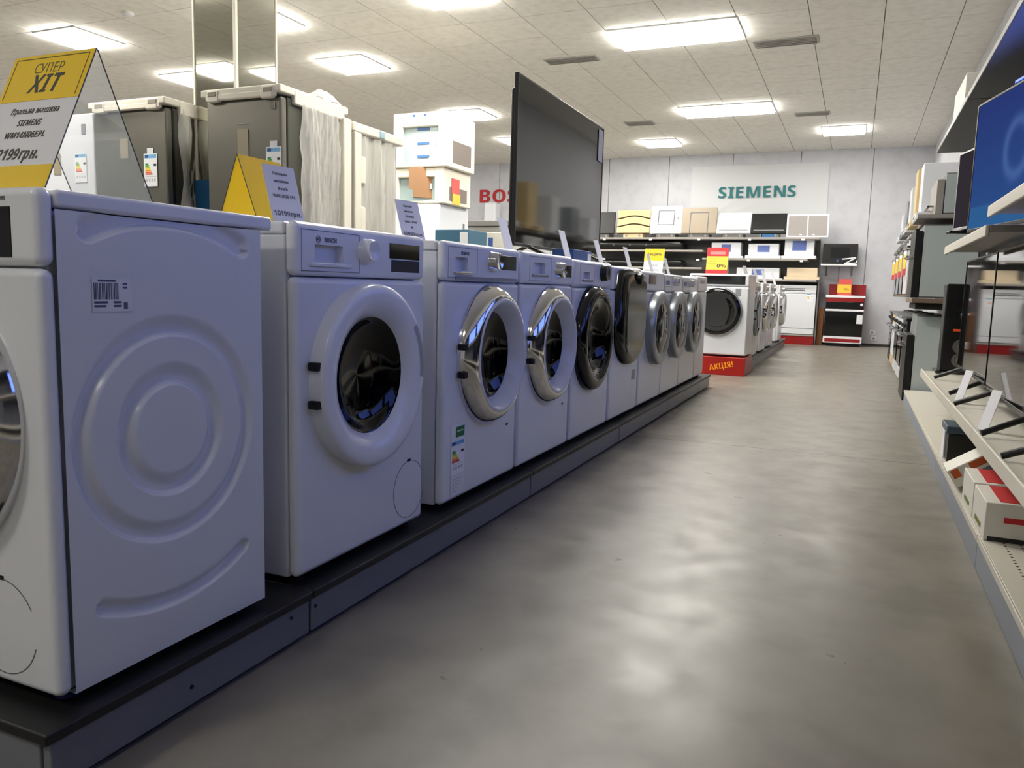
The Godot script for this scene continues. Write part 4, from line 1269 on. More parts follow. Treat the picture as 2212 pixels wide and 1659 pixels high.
func back_wall_display() -> void:
	# banner with lettering
	var bn := thing("wall_banner", "white banner with teal lettering stretched across the back wall", "banner", V(-1.72, 2.58, -14.585))
	var sh := MB.new()
	sh.sheet(60, 40, func(u: float, v: float) -> Vector3:
		var x := (u - 0.5) * 2.3
		var y := (v - 0.5) * 0.95
		var k := 0.0
		for q in [[-0.9, -0.45, 0.55], [-0.75, -0.5, 0.42], [-0.5, -0.5, 0.3], [0.9, 0.5, 0.5]]:
			var dx: float = x - q[0]
			var dy: float = y - q[1]
			var dd: float = absf(dy * cos(q[2]) - dx * sin(q[2]))
			k += 0.014 * exp(-dd * dd / 0.0012) * exp(-(dx * dx + dy * dy) / 0.35)
		return V(x, y, k), V(0, 0, 1))
	obj("banner_cloth", sh, mat("banner", Color(0.8, 0.81, 0.82), 0.7), bn)
	letters("SIEMENS", mat("print_teal", Color(0.08, 0.42, 0.44), 0.6), bn, V(-0.005, 0.005, 0.018), 0.19, 1.3, true, Vector3.ZERO, 0.004)
	var bs := thing("wall_lettering", "red wall lettering on the back wall, cut off by the standing television", "lettering", V(-6.4, 2.62, -14.59))
	letters("BOSCH", mat("print_red", Color(0.68, 0.1, 0.12), 0.6), bs, V(0.0, 0.0, 0.004), 0.25, 1.42, true, Vector3.ZERO, 0.006)

	# shelving with grey back board
	var r := thing("wall_shelving", "dark grey wall shelving carrying cooker hoods on the back wall", "shelving", V(0, 0, -14.58))
	obj("back_board", rb(V(-4.75, 0.3, 0.0), V(-0.62, 1.78, 0.03), 0.004, 1), mat("rack_grey", Color.GRAY), r)
	var sx := [[-4.75, -0.62, 1.735], [-4.75, -2.5, 1.52], [-2.5, -0.78, 1.385], [-4.75, -2.5, 1.22], [-2.5, -0.62, 1.04]]
	for q in sx:
		obj("shelf_board", rb(V(q[0], q[2], 0.03), V(q[1], q[2] + 0.035, 0.6), 0.006, 1), mat("shelf_grey_light", Color(0.6, 0.58, 0.56), 0.4), r)
	for k in 5:
		for q in [1.735, 1.385]:
			obj("shelf_clip", rb(V(-4.3 + k * 0.85, q - 0.02, 0.56), V(-4.25 + k * 0.85, q + 0.01, 0.605), 0.003, 1), mat("paper", Color.WHITE), r)
	obj("side_upright", rb(V(-0.6, 0.0, 0.03), V(-0.575, 1.04, 0.5), 0.004, 1), mat("upright", Color(0.42, 0.41, 0.42), 0.5), r)

	hood("black slanted cooker hood left of the cream wavy one on the top shelf", -4.38, 1.77, 0.5, 0.4, "black_satin", "plain")
	hood("cream cooker hood with two wavy dark gaps on the top shelf", -3.78, 1.77, 0.6, 0.44, "cream", "wave")
	hood("white cooker hood with square groove and yellow spot on the top shelf", -3.19, 1.77, 0.56, 0.5, "enamel", "frame")
	hood("beige cooker hood with arch-shaped groove on the top shelf", -2.61, 1.77, 0.6, 0.46, "beige", "arch")
	hood("white cooker hood with grey control line, left of the black slanted one", -2.02, 1.77, 0.57, 0.38, "enamel", "line", -0.35)
	var bh := hood("black slanted cooker hood above a blue sticker, right part of the top shelf", -1.44, 1.77, 0.58, 0.36, "black_satin", "line", -0.35)
	obj("blue_sticker", rb(V(-0.12, 0.0, 0.0), V(0.1, 0.07, 0.004), 0.001, 1), mat("sticker_blue", Color(0.15, 0.4, 0.6), 0.5), bh)
	var dg := thing("cooker_hood", "white cooker hood with two grille panels at the right end of the top shelf", "cooker hood", V(-0.82, 1.77, -14.05), 0.0, "slanted cooker hoods on the top shelf")
	obj("hood_frame", rb(V(-0.33, 0.0, -0.06), V(0.33, 0.38, 0.0), 0.008, 1), mat("enamel", Color.WHITE), dg)
	for s in [-1, 1]:
		obj("grille", rb(V(-0.145 + s * 0.155, 0.03, 0.0), V(0.145 + s * 0.155, 0.35, 0.004), 0.002, 1), mat("grille_grey", Color(0.6, 0.58, 0.57), 0.5), dg)
		obj("latch", rb(V(-0.02 + s * 0.1, 0.035, 0.004), V(0.02 + s * 0.1, 0.05, 0.01), 0.002, 1), mat("paper", Color.WHITE), dg)

	wedge_hood("flat white cooker hood behind the zero percent sign on the middle shelf", -2.12, 1.42, 0.58, 0.27, 0.04, "enamel", 0.0, 0.16)
	wedge_hood("flat white cooker hood with blue sticker, middle one on the middle shelf", -1.5, 1.42, 0.58, 0.25, 0.05, "enamel", 0.0, 0.2)
	wedge_hood("taller flat white cooker hood with blue sticker at the right end of the middle shelf", -0.93, 1.42, 0.54, 0.34, 0.05, "enamel", 0.0, 0.22)
	wedge_hood("wide flat white cooker hood with blue sticker on the bottom shelf", -1.57, 1.075, 0.82, 0.19, 0.015, "enamel", 0.0, 0.2)
	wedge_hood("flat cream cooker hood at the right end of the bottom shelf", -0.86, 1.075, 0.56, 0.2, 0.05, "cream_pale", 0.0, 0.0)
	for k in 2:
		var lb := ["dark glossy cooker hood under the cream wavy one, on the upper dark shelf", "dark glossy cooker hood under the cream wavy one, on the lower dark shelf"]
		var t := thing("cooker_hood", lb[k], "cooker hood", V(-3.7, 1.555 - k * 0.3, -14.05), 0.0, "dark cooker hoods on the left shelves")
		var b := MB.new()
		b.rbox(V(-0.75, 0.0, -0.4), V(0.85, 0.15 - k * 0.02, 0.05), 0.06, 4)
		obj("hood_body", b, mat("hood_dark", Color(0.09, 0.095, 0.09), 0.2, 0.3), t)
		for j in 3:
			var l := MB.new()
			l.xf = Transform3D(Basis(), V(-0.4 + j * 0.3, 0.08, 0.05))
			l.lathe([Vector2(0.016, 0), Vector2(0.014, 0.006), Vector2(0, 0.006)], 12)
			obj("button", l, mat("chrome", Color.WHITE), t)

	# microwave on a wall bracket
	var m := thing("microwave", "black microwave with white letter-shaped trim on a white wall bracket", "microwave", V(-0.3, 1.35, -14.2))
	obj("microwave_case", rb(V(-0.26, 0, -0.36), V(0.27, 0.33, 0.0), 0.01, 2), mat("black_satin", Color.BLACK), m)
	obj("window", rb(V(-0.14, 0.1, 0.0), V(0.16, 0.28, 0.004), 0.002, 1), mat("microwave_glass", Color(0.12, 0.13, 0.13), 0.15), m)
	var zf := MB.new()
	zf.tube([V(0.04, 0.075, 0.012), V(0.25, 0.1, 0.012), V(0.08, 0.0, 0.012), V(0.26, 0.015, 0.012), V(0.265, 0.06, 0.012)], 0.012, 8)
	obj("white_trim", zf, mat("paper", Color.WHITE), m)
	obj("dial", MB.new().at(V(-0.03, 0.05, 0.0)).lathe([Vector2(0.018, 0), Vector2(0.016, 0.012), Vector2(0, 0.012)], 16), mat("tape", Color.BLUE), m)
	var br := thing("wall_bracket", "white wall bracket shelf holding the black microwave", "shelf", V(-0.3, 1.32, -14.6))
	obj("bracket_board", rb(V(-0.28, 0, 0), V(0.27, 0.028, 0.44), 0.005, 1), mat("paper", Color.WHITE), br)
	for s in [-0.2, 0.2]:
		obj("bracket_arm", rb(V(s - 0.01, -0.16, 0), V(s + 0.01, 0, 0.02), 0.002, 1), mat("shelf_grey", Color.GRAY), br)
	var cd := MB.new()
	cd.tube([V(-0.3, 1.32, -14.58), V(-0.3, 1.1, -14.585), V(-0.29, 0.85, -14.59)], 0.008, 6)
	tag(obj("power_cord", cd, mat("plastic_grey", Color.GRAY)), "thin grey cord hanging on the back wall below the microwave bracket", "cord")

	# dishwasher on a red box
	var pb := thing("red_box", "low red box with pale rim under the white dishwasher", "podium", V(-0.905, 0, -14.02))
	obj("box_body", rb(V(-0.3, 0.0, -0.45), V(0.3, 0.14, 0.0), 0.004, 1), mat("red_paint", Color.RED), pb)
	obj("box_rim", rb(V(-0.3, 0.141, -0.45), V(0.298, 0.165, 0.01), 0.004, 1), mat("shelf_grey_light", Color.GRAY), pb)
	var dw := thing("dishwasher", "white dishwasher with dark handle recess and energy sticker, on the red box", "dishwasher", V(-0.91, 0.167, -14.05))
	obj("cabinet", rb(V(-0.297, 0.0, -0.46), V(0.297, 0.82, -0.03), 0.006, 1), mat("enamel_side", Color.WHITE), dw)
	var cp := MB.new()
	cp.rbox(V(-0.297, 0.68, -0.029), V(0.297, 0.82, 0.0), 0.01, 2, Rect2(-0.24, 0.72, 0.36, 0.05), 0.025)
	obj("control_panel", cp, mat("enamel", Color.WHITE), dw)
	obj("handle", rb(V(-0.235, 0.733, -0.02), V(0.115, 0.745, 0.006), 0.004, 1), mat("plastic_grey", Color.GRAY), dw)
	obj("door", rb(V(-0.297, 0.1, -0.029), V(0.297, 0.676, 0.0), 0.01, 2), mat("enamel", Color.WHITE), dw)
	obj("kick_plate", rb(V(-0.29, 0.01, -0.029), V(0.29, 0.096, -0.004), 0.004, 1), mat("enamel", Color.WHITE), dw)
	obj("energy_label", card(0.09, 0.12), energy_mat(), dw).position = V(0.2, 0.56, 0.002)
	var wp := thing("wood_board", "brown wooden board leaning between the dishwasher and the red cooker", "board", V(-0.53, 0.0, -14.25))
	obj("board_face", rb(V(-0.04, 0, -0.2), V(0.05, 0.62, 0.02), 0.004, 1), mat("wood", Color.WHITE), wp)

	# red cooker
	var ck := thing("cooker", "red freestanding cooker with black oven door and white trims against the back wall", "cooker", V(-0.16, 0, -14.02))
	var rd := mat("red_paint", Color.RED)
	var wt := mat("paper", Color.WHITE)
	obj("cabinet", rb(V(-0.29, 0.05, -0.5), V(0.29, 0.8, -0.03), 0.006, 1), rd, ck)
	obj("lid", rb(V(-0.27, 0.84, -0.46), V(0.3, 1.02, -0.43), 0.006, 1), rd, ck, "red raised lid")
	obj("hob_plate", rb(V(-0.3, 0.795, -0.5), V(0.3, 0.835, 0.01), 0.008, 2), wt, ck)
	obj("red_band", rb(V(-0.28, 0.73, -0.03), V(0.28, 0.792, 0.0), 0.004, 1), rd, ck)
	obj("control_panel", rb(V(-0.29, 0.62, -0.03), V(0.28, 0.728, 0.004), 0.004, 1), mat("black_gloss", Color.BLACK), ck)
	obj("oven_handle", rb(V(-0.29, 0.575, 0.0), V(0.29, 0.61, 0.035), 0.01, 2), wt, ck)
	obj("oven_door", rb(V(-0.29, 0.17, -0.03), V(0.285, 0.615, 0.0), 0.006, 1), mat("black_gloss", Color.BLACK), ck, "black glass oven door")
	var dr := MB.new()
	dr.rbox(V(-0.3, 0.055, -0.03), V(0.29, 0.165, 0.004), 0.006, 1)
	obj("storage_drawer", dr, wt, ck)
	obj("drawer_face", rb(V(-0.275, 0.075, 0.0), V(0.265, 0.13, 0.008), 0.003, 1), rd, ck)
	obj("kick_plate", bx(V(-0.26, 0.0, -0.45), V(0.26, 0.05, -0.05)), mat("slot", Color.BLACK), ck)
	obj("hang_paper", rb(V(0.19, 0.38, 0.001), V(0.28, 0.53, 0.004), 0.001, 1), mat("paper", Color.WHITE), ck)
	obj("knob", MB.new().at(V(0.25, 0.69, 0.0)).lathe([Vector2(0.024, 0), Vector2(0.022, 0.02), Vector2(0, 0.022)], 16), wt, ck)
	var sg := thing("sale_sign", "red and yellow sale sign standing on the red cooker's hob", "sign", V(-0.19, 0.836, -14.25))
	obj("red_paper", rb(V(-0.1, 0.0, -0.004), V(0.11, 0.27, 0.0), 0.002, 1), mat("paper_pink", Color.RED), sg)
	obj("yellow_paper", rb(V(-0.11, 0.045, 0.0), V(0.1, 0.18, 0.003), 0.001, 1), mat("print_yellow", Color.YELLOW), sg)
	letters("0%", mat("print_ochre", Color.BLACK), sg, V(0.03, 0.1, 0.003), 0.04)
	for k in 2:
		var so := thing("wall_socket", ["upper white socket low on the back wall right of the red cooker", "lower white socket near the floor right of the red cooker"][k], "socket", V(0.29 + k * 0.03, 0.23 - k * 0.1, -14.6), 0.0, "wall sockets beside the cooker")
		obj("socket_plate", rb(V(-0.045, -0.04, 0), V(0.045, 0.04, 0.012), 0.006, 2), wt, so)
		obj("socket_hole", MB.new().at(V(0, 0, 0.012)).lathe([Vector2(0.02, 0), Vector2(0.018, 0.001), Vector2(0, 0.001)], 14), mat("plastic_grey", Color.GRAY), so)


# ---------------------------------------------------------------- right-hand gondola
func gondola() -> void:
	var g := thing("display_gondola", "long white shelving run along the right wall carrying televisions", "shelving", V(0.41, 0, 0))
	var sw := mat("shelf_white", Color.WHITE)
	var z := -7.0
	while z < 1.4:
		var z1 := z + 1.4
		obj("base_deck", rb(V(0.0, 0.085, z + 0.002), V(0.54, 0.105, z1 - 0.002), 0.004, 1), sw, g)
		obj("kick_panel", rb(V(-0.003, 0.0, z + 0.002), V(0.014, 0.0845, z1 - 0.002), 0.003, 1), mat("strip_blue", Color.BLUE), g)
		obj("price_rail", rb(V(-0.006, 0.086, z + 0.004), V(-0.0005, 0.108, z1 - 0.004), 0.002, 1), sw, g)
		z = z1
	z = -5.75
	while z < 1.2:
		var z1 := z + 1.25
		obj("shelf_board", rb(V(0.02, 0.345, z + 0.002), V(0.54, 0.372, z1 - 0.002), 0.004, 1), sw, g)
		obj("shelf_lip", rb(V(0.008, 0.335, z + 0.002), V(0.0195, 0.385, z1 - 0.002), 0.004, 1), sw, g)
		obj("upright", rb(V(0.535, 0.0, z - 0.02), V(0.565, 2.1, z + 0.02), 0.003, 1), mat("shelf_grey", Color.GRAY), g)
		z = z1
	var ups := [[-4.85, -3.38, 1.09], [-3.37, -2.0, 1.155], [-1.99, -0.7, 1.155], [-0.69, 0.6, 1.155]]
	for u in ups:
		obj("shelf_board", rb(V(0.02, u[2], u[0]), V(0.54, u[2] + 0.028, u[1]), 0.004, 1), mat("shelf_grey_light", Color.GRAY), g)
		obj("shelf_lip", rb(V(0.006, u[2] - 0.014, u[0]), V(0.0195, u[2] + 0.028, u[1]), 0.004, 1), sw, g)
	var tops := [[-6.9, -5.1], [-5.09, -2.6], [-2.59, -0.1], [-0.09, 1.2]]
	for u in tops:
		obj("top_shelf", rb(V(0.07, 1.93, u[0]), V(0.54, 1.965, u[1]), 0.005, 1), mat("top_shelf", Color(0.3, 0.28, 0.28), 0.4), g)
	obj("back_board", rb(V(0.565, 0.0, -6.98), V(0.577, 2.05, 1.2), 0.003, 1), mat("gondola_back", Color(0.35, 0.36, 0.4), 0.6), g)
	# punched holes along the bottom deck
	var hm := MB.new()
	hm.xf = Transform3D(Basis(V(1, 0, 0), -PI / 2), Vector3.ZERO)
	hm.lathe([Vector2(0.004, 0.0), Vector2(0.004, 0.0006), Vector2(0, 0.0006)], 8)
	var mm := MultiMesh.new()
	mm.transform_format = MultiMesh.TRANSFORM_3D
	mm.mesh = hm.mesh()
	mm.instance_count = 240
	for k in 240:
		mm.set_instance_transform(k, Transform3D(Basis(), V(0.06 + 0.045 * (k % 4), 0.1051, -2.75 + 0.028 * int(k / 4))))
	var mi := MultiMeshInstance3D.new()
	mi.name = "deck_holes"
	mi.multimesh = mm
	mi.material_override = mat("slot", Color.BLACK)
	mi.set_meta("kind", "stuff")
	g.add_child(mi)


func screen_picture(key: String, kind: int) -> StandardMaterial3D:
	var im := pic(128, 72, Color(0, 0, 0))
	for y in 72:
		for x in 128:
			var u := x / 127.0
			var v := y / 71.0
			var c := Color(0.13, 0.18, 0.38).lerp(Color(0.14, 0.26, 0.45), v)
			if kind == 0:
				var d := Vector2((u - 0.45) * 1.78, v - 0.45).length()
				c = c.lerp(Color(0.3, 0.4, 0.6), 0.5 * exp(-pow((d - 0.2) / 0.05, 2.0)))
				if v > 0.82:
					c = c.lerp(Color(0.16, 0.34, 0.5), 0.6)
			else:
				c = Color(0.1, 0.2, 0.5).lerp(Color(0.25, 0.45, 0.85), exp(-pow(Vector2(u - 0.5, (v - 0.4) * 0.8).length() / 0.35, 2.0)))
			im.set_pixel(x, y, c)
	var m := StandardMaterial3D.new()
	m.resource_name = key
	m.albedo_color = Color(0.01, 0.01, 0.012)
	m.roughness = 0.12
	m.specular_mode = BaseMaterial3D.SPECULAR_DISABLED
	m.emission_enabled = true
	m.emission = Color.WHITE
	m.emission_operator = BaseMaterial3D.EMISSION_OP_MULTIPLY
	m.emission_texture = ImageTexture.create_from_image(im)
	m.emission_energy_multiplier = 1.0
	mats[key] = m
	return m


func lit_tv(label: String, at: Vector3, w: float, h: float, m: Material, e: float, lift := 0.06, yaw := 0.0) -> Node3D:
	var t := tv(label, at, -PI / 2 + yaw, w, h, lift, m, mat("bezel_black", Color(0.04, 0.04, 0.045), 0.25), "televisions on the right-hand shelves", "flat")
	var l := AreaLight3D.new()
	l.name = "screen_light"
	l.area_size = Vector2(w - 0.05, h - 0.05)
	l.light_color = Color(0.45, 0.55, 1.0)
	l.light_energy = e
	l.area_range = 12.0
	l.shadow_enabled = true
	l.position = V(0, lift + h / 2, 0.012)
	l.rotation.y = PI
	t.add_child(l)
	return t


func gondola_goods() -> void:
	var s0 := screen_picture("screen_blue", 0)
	var gl := mat("screen_dark", Color(0.012, 0.014, 0.022), 0.04, 0.0, 0.7)
	var grp := "televisions on the right-hand shelves"
	var x := 0.52
	lit_tv("television with blue picture on the upper right shelf, cut by the photo's right edge", V(0.62, 1.119, -4.145), 1.1, 0.63, s0, 0.3, 0.06, 0.227)
	lit_tv("television with blue picture standing on the upper shelf nearer the camera", V(x, 1.184, -2.7), 1.1, 0.63, s0, 0.3)
	lit_tv("television with blue picture on the upper shelf beside the camera", V(x, 1.184, -1.4), 1.1, 0.63, s0, 0.3)
	tv("dark television with thin silver frame behind the blue one on the upper right shelf", V(0.587, 1.22, -5.08), -PI / 2 + 0.24, 0.72, 0.45, 0.02, mat("screen_matt", Color(0.16, 0.15, 0.18), 0.5, 0.0, 0.0), mat("bezel_silver", Color(0.7, 0.7, 0.72), 0.25, 0.8), grp, "flat")
	tv("dark glossy television on the lower right shelf showing reflections, cut by the photo's right edge", V(0.56, 0.374, -3.52), -PI / 2, 1.12, 0.62, 0.07, gl, mat("bezel_black", Color.BLACK), grp)
	tv("dark glossy television on the lower right shelf beside the tall black loudspeaker", V(0.58, 0.374, -4.75), -PI / 2, 1.12, 0.62, 0.07, gl, mat("bezel_black", Color.BLACK), grp)
	tv("dark television on the lower right shelf nearer the camera", V(0.56, 0.374, -2.28), -PI / 2, 1.12, 0.62, 0.07, gl, mat("bezel_black", Color.BLACK), grp)
	var bar := thing("reflection_bar", "added blue glowing bar for a reflected streak on top of the upper blue television", "light", V(0.655, 1.811, -4.0), -PI / 2 + 0.227)
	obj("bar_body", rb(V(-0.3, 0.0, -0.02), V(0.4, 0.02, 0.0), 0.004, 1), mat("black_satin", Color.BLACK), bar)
	obj("reflected_streak", rb(V(-0.29, 0.003, 0.0), V(0.39, 0.016, 0.004), 0.002, 1), glow("streak_glow", Color(0.1, 0.3, 0.9), 0.7), bar)  # added glow standing for a blue reflected streak, not a real lamp
	# loudspeaker tower
	var sp := thing("loudspeaker", "tall black loudspeaker with round drivers on the lower right shelf", "loudspeaker", V(0.62, 0.374, -5.62))
	obj("speaker_case", rb(V(-0.105, 0, -0.18), V(0.115, 0.56, 0.0), 0.01, 2), mat("black_satin", Color.BLACK), sp)
	obj("speaker_base", rb(V(-0.13, 0.0, -0.2), V(0.13, 0.018, 0.03), 0.005, 1), mat("black_gloss", Color.BLACK), sp)
	for q in [[0.36, 0.055, "cone_dark"], [0.17, 0.045, "cone_pale"], [0.085, 0.045, "cone_pale"]]:
		var c := MB.new()
		c.xf = Transform3D(Basis(), V(0, q[0], 0.0))
		c.lathe([Vector2(q[1], 0.0), Vector2(q[1], 0.006), Vector2(q[1] * 0.85, 0.006), Vector2(q[1] * 0.4, -0.0), Vector2(q[1] * 0.35, 0.004), Vector2(0, 0.008)], 24)
		obj("driver", c, mat(q[2], Color(0.42, 0.4, 0.38) if q[2] == "cone_pale" else Color(0.08, 0.085, 0.09), 0.4), sp)
	obj("light_strip", rb(V(-0.05, 0.265, 0), V(0.05, 0.28, 0.003), 0.001, 1), glow("speaker_orange", Color(0.6, 0.2, 0.08), 0.5), sp)
	# price strips on the lower shelf
	for q in [["white price strip standing before the dark television next to the loudspeaker", V(0.455, 0.374, -4.05)], ["larger white price strip standing by the black stand leg at the photo's right edge", V(0.45, 0.374, -3.24)]]:
		price_card(q[0], q[1], -PI / 2 + 0.5, 0.05, 0.15, [])
	# goods on the bottom deck
	var b1 := thing("carton_box", "black box with blue-grey lid on the bottom deck, farthest of the boxes", "box", V(0.53, 0.106, -4.12))
	obj("box_body", rb(V(-0.1, 0, -0.1), V(0.16, 0.13, 0.1), 0.004, 1), mat("black_satin", Color.BLACK), b1)
	obj("box_lid", rb(V(-0.11, 0.131, -0.11), V(0.17, 0.165, 0.11), 0.005, 1), mat("lid_blue", Color(0.24, 0.32, 0.38), 0.4), b1)
	obj("box_side", rb(V(-0.106, 0.0, -0.1), V(-0.1, 0.13, 0.0), 0.001, 1), mat("paper", Color.WHITE), b1)
	var b2 := thing("carton_box", "white and orange box leaning aslant on the bottom deck", "box", V(0.425, 0.106, -3.5))
	var tl := Transform3D(Basis(V(0, 0, 1), -0.98), V(-0.03, 0.0, 0))
	obj("box_body", rb(V(-0.075, 0.02, -0.08), V(0.0, 0.285, 0.08), 0.004, 1), mat("carton_white", Color.WHITE), b2).transform = tl
	obj("orange_print", rb(V(-0.07, 0.1, 0.08), V(-0.042, 0.275, 0.082), 0.001, 1), mat("print_orange", Color(0.75, 0.33, 0.1), 0.6), b2).transform = tl
	obj("orange_corner", rb(V(-0.07, 0.03, 0.08), V(-0.035, 0.06, 0.082), 0.001, 1), mat("print_orange", Color.ORANGE), b2).transform = tl
	obj("grey_print", rb(V(-0.03, 0.09, 0.08), V(-0.012, 0.24, 0.082), 0.001, 1), mat("print_grey", Color.GRAY), b2).transform = tl
	var names := ["white, red and green box on the bottom deck next to the aslant one", "white, red and green box on the bottom deck, nearest of the two alike"]
	for k in 2:
		var b := thing("carton_box", names[k], "box", V(0.525, 0.106, -3.17 + k * 0.28), 0.0, "red and green appliance boxes")
		obj("box_body", rb(V(-0.11, 0, -0.13), V(0.22, 0.12, 0.13), 0.003, 1), mat("carton_white", Color.WHITE), b)
		obj("red_top_print", rb(V(-0.07, 0.12, -0.12), V(0.0, 0.1215, 0.11), 0.0006, 1), mat("paper_red", Color.RED), b)
		obj("green_top_print", rb(V(0.0, 0.12, -0.12), V(0.21, 0.1215, 0.11), 0.0006, 1), mat("print_green", Color(0.4, 0.45, 0.08), 0.6), b)
		obj("red_front_print", rb(V(-0.06, 0.06, 0.13), V(0.08, 0.078, 0.1315), 0.0006, 1), mat("paper_red", Color.RED), b)
		obj("black_front_print", rb(V(-0.1, 0.0, 0.13), V(0.06, 0.014, 0.1315), 0.0006, 1), mat("print_dark", Color.BLACK), b)
		obj("handle_hole", rb(V(-0.112, 0.02, -0.06), V(-0.11, 0.035, 0.06), 0.0006, 1), mat("print_green", Color.GREEN), b)
	var b5 := thing("carton_box", "upright pale green and beige box at the photo's right edge on the bottom deck", "box", V(0.7, 0.106, -2.6))
	obj("box_body", rb(V(-0.11, 0, -0.12), V(0.14, 0.215, 0.12), 0.004, 1), mat("carton_white", Color.WHITE), b5)
	obj("green_print", rb(V(-0.1, 0.05, 0.12), V(0.13, 0.2, 0.1215), 0.0006, 1), mat("print_green_pale", Color(0.5, 0.55, 0.3), 0.6), b5)
	var cl := thing("cloth_bag", "crumpled green cloth bag on the bottom deck at the photo's right edge", "bag", V(0.6, 0.106, -2.33))
	var nz := FastNoiseLite.new()
	nz.seed = 9
	nz.frequency = 0.9
	var ball := MB.new()
	ball.sheet(28, 16, func(u: float, v: float) -> Vector3:
		var a := u * TAU
		var ph := (v - 0.5) * PI * 0.98
		var d := V(cos(a) * cos(ph), sin(ph), sin(a) * cos(ph))
		var r := 1.0 + 0.35 * nz.get_noise_3d(d.x * 2.5 + 7.0, d.y * 2.5, d.z * 2.5)
		return V(d.x * 0.13 * r, 0.075 + d.y * 0.055 * r, d.z * 0.11 * r), V(0, 1, 0))
	var bn := MB.new()
	bn.v = ball.v
	bn.uv = ball.uv
	for k in ball.n.size():
		var q: Vector3 = ball.v[k] - V(0, 0.06, 0)
		bn.n.append(ball.n[k] if ball.n[k].dot(q) > 0 else -ball.n[k])
	obj("bag_cloth", bn, mat("cloth_green", Color(0.12, 0.42, 0.3), 0.8), cl)
	obj("bag_tie", MB.new().tube([V(-0.02, 0.115, 0), V(0.0, 0.14, 0.0), V(0.03, 0.12, 0)], 0.006, 6), mat("cloth_green", Color.GREEN), cl)
	# things on the top shelf
	var tb := thing("carton_box", "pale carton with dark window on top of the right-hand shelving", "box", V(0.66, 1.966, -6.2))
	obj("box_body", rb(V(-0.12, 0, -0.35), V(0.2, 0.3, 0.3), 0.005, 1), mat("carton_white", Color.WHITE), tb)
	obj("dark_window", rb(V(-0.05, 0.12, 0.3), V(0.05, 0.2, 0.303), 0.001, 1), mat("plastic_grey", Color.GRAY), tb)
	var t2 := thing("flat_carton", "dark flat carton leaning on top of the right-hand shelving near the ceiling", "box", V(0.72, 1.966, -4.6))
	obj("carton_face", rb(V(-0.06, 0, -0.5), V(0.02, 0.26, 0.4), 0.005, 1), mat("carton_dark", Color(0.2, 0.2, 0.22), 0.5), t2)
	obj("white_edge", rb(V(-0.065, 0.0, 0.36), V(-0.06, 0.25, 0.4), 0.001, 1), mat("paper", Color.WHITE), t2)
	# glossy-sided ovens stacked at the end of the television shelves
	var units := [["black-framed oven with pale glossy side standing on the floor past the television shelves", 0.0, 0.7, "black_satin"], ["black-framed oven with pale glossy side, middle one past the television shelves", 0.84, 1.42, "black_satin"], ["grey glossy-sided oven topmost at the end of the television shelves", 1.5, 1.82, "shelf_grey_light"]]
	for u in units:
		var t := thing("oven", u[0], "oven", V(0.40 if u[1] < 1.2 else 0.52, u[1], -7.15), 0.0, "glossy-sided ovens at the shelf end")
		var hh: float = u[2] - u[1]
		obj("oven_case", rb(V(0.06, 0.0, -0.55), V(0.45, hh, -0.006), 0.004, 1), mat("rack_grey", Color.GRAY), t)
		obj("side_glass", rb(V(0.06, 0.01, -0.006), V(0.45, hh - 0.01, 0.0), 0.002, 1), mat("side_gloss", Color(0.72, 0.76, 0.76), 0.08, 0.0, 0.8), t)
		obj("front_frame", rb(V(0.0, 0.0, -0.58), V(0.055, hh - (0.16 if u[1] < 0.1 else 0.05), 0.004), 0.006, 1), mat(u[3], Color.BLACK), t)
		obj("front_handle", MB.new().tube([V(0.0, hh - 0.25, -0.1), V(-0.04, hh - 0.25, -0.1), V(-0.04, hh - 0.25, -0.48), V(0.0, hh - 0.25, -0.48)], 0.01, 8), mat("chrome", Color.WHITE), t)
	var sb := thing("wood_shelf", "brown shelf board between the two stacked black glossy-sided ovens", "shelf", V(0.43, 0.8, -7.45))
	obj("shelf_board", rb(V(-0.03, 0, -0.3), V(0.53, 0.036, 0.5), 0.004, 1), mat("shelf_wood", Color(0.45, 0.38, 0.31), 0.5), sb)
	obj("shelf_under", rb(V(0.0, -0.05, -0.28), V(0.53, -0.001, 0.46), 0.004, 1), mat("slot", Color.BLACK), sb)
	var sb2 := thing("silver_shelf", "pale shelf strip under the topmost glossy-sided oven", "shelf", V(0.43, 1.465, -7.45))
	obj("shelf_board", rb(V(-0.03, 0, -0.3), V(0.53, 0.032, 0.34), 0.004, 1), mat("shelf_grey_light", Color.GRAY), sb2)


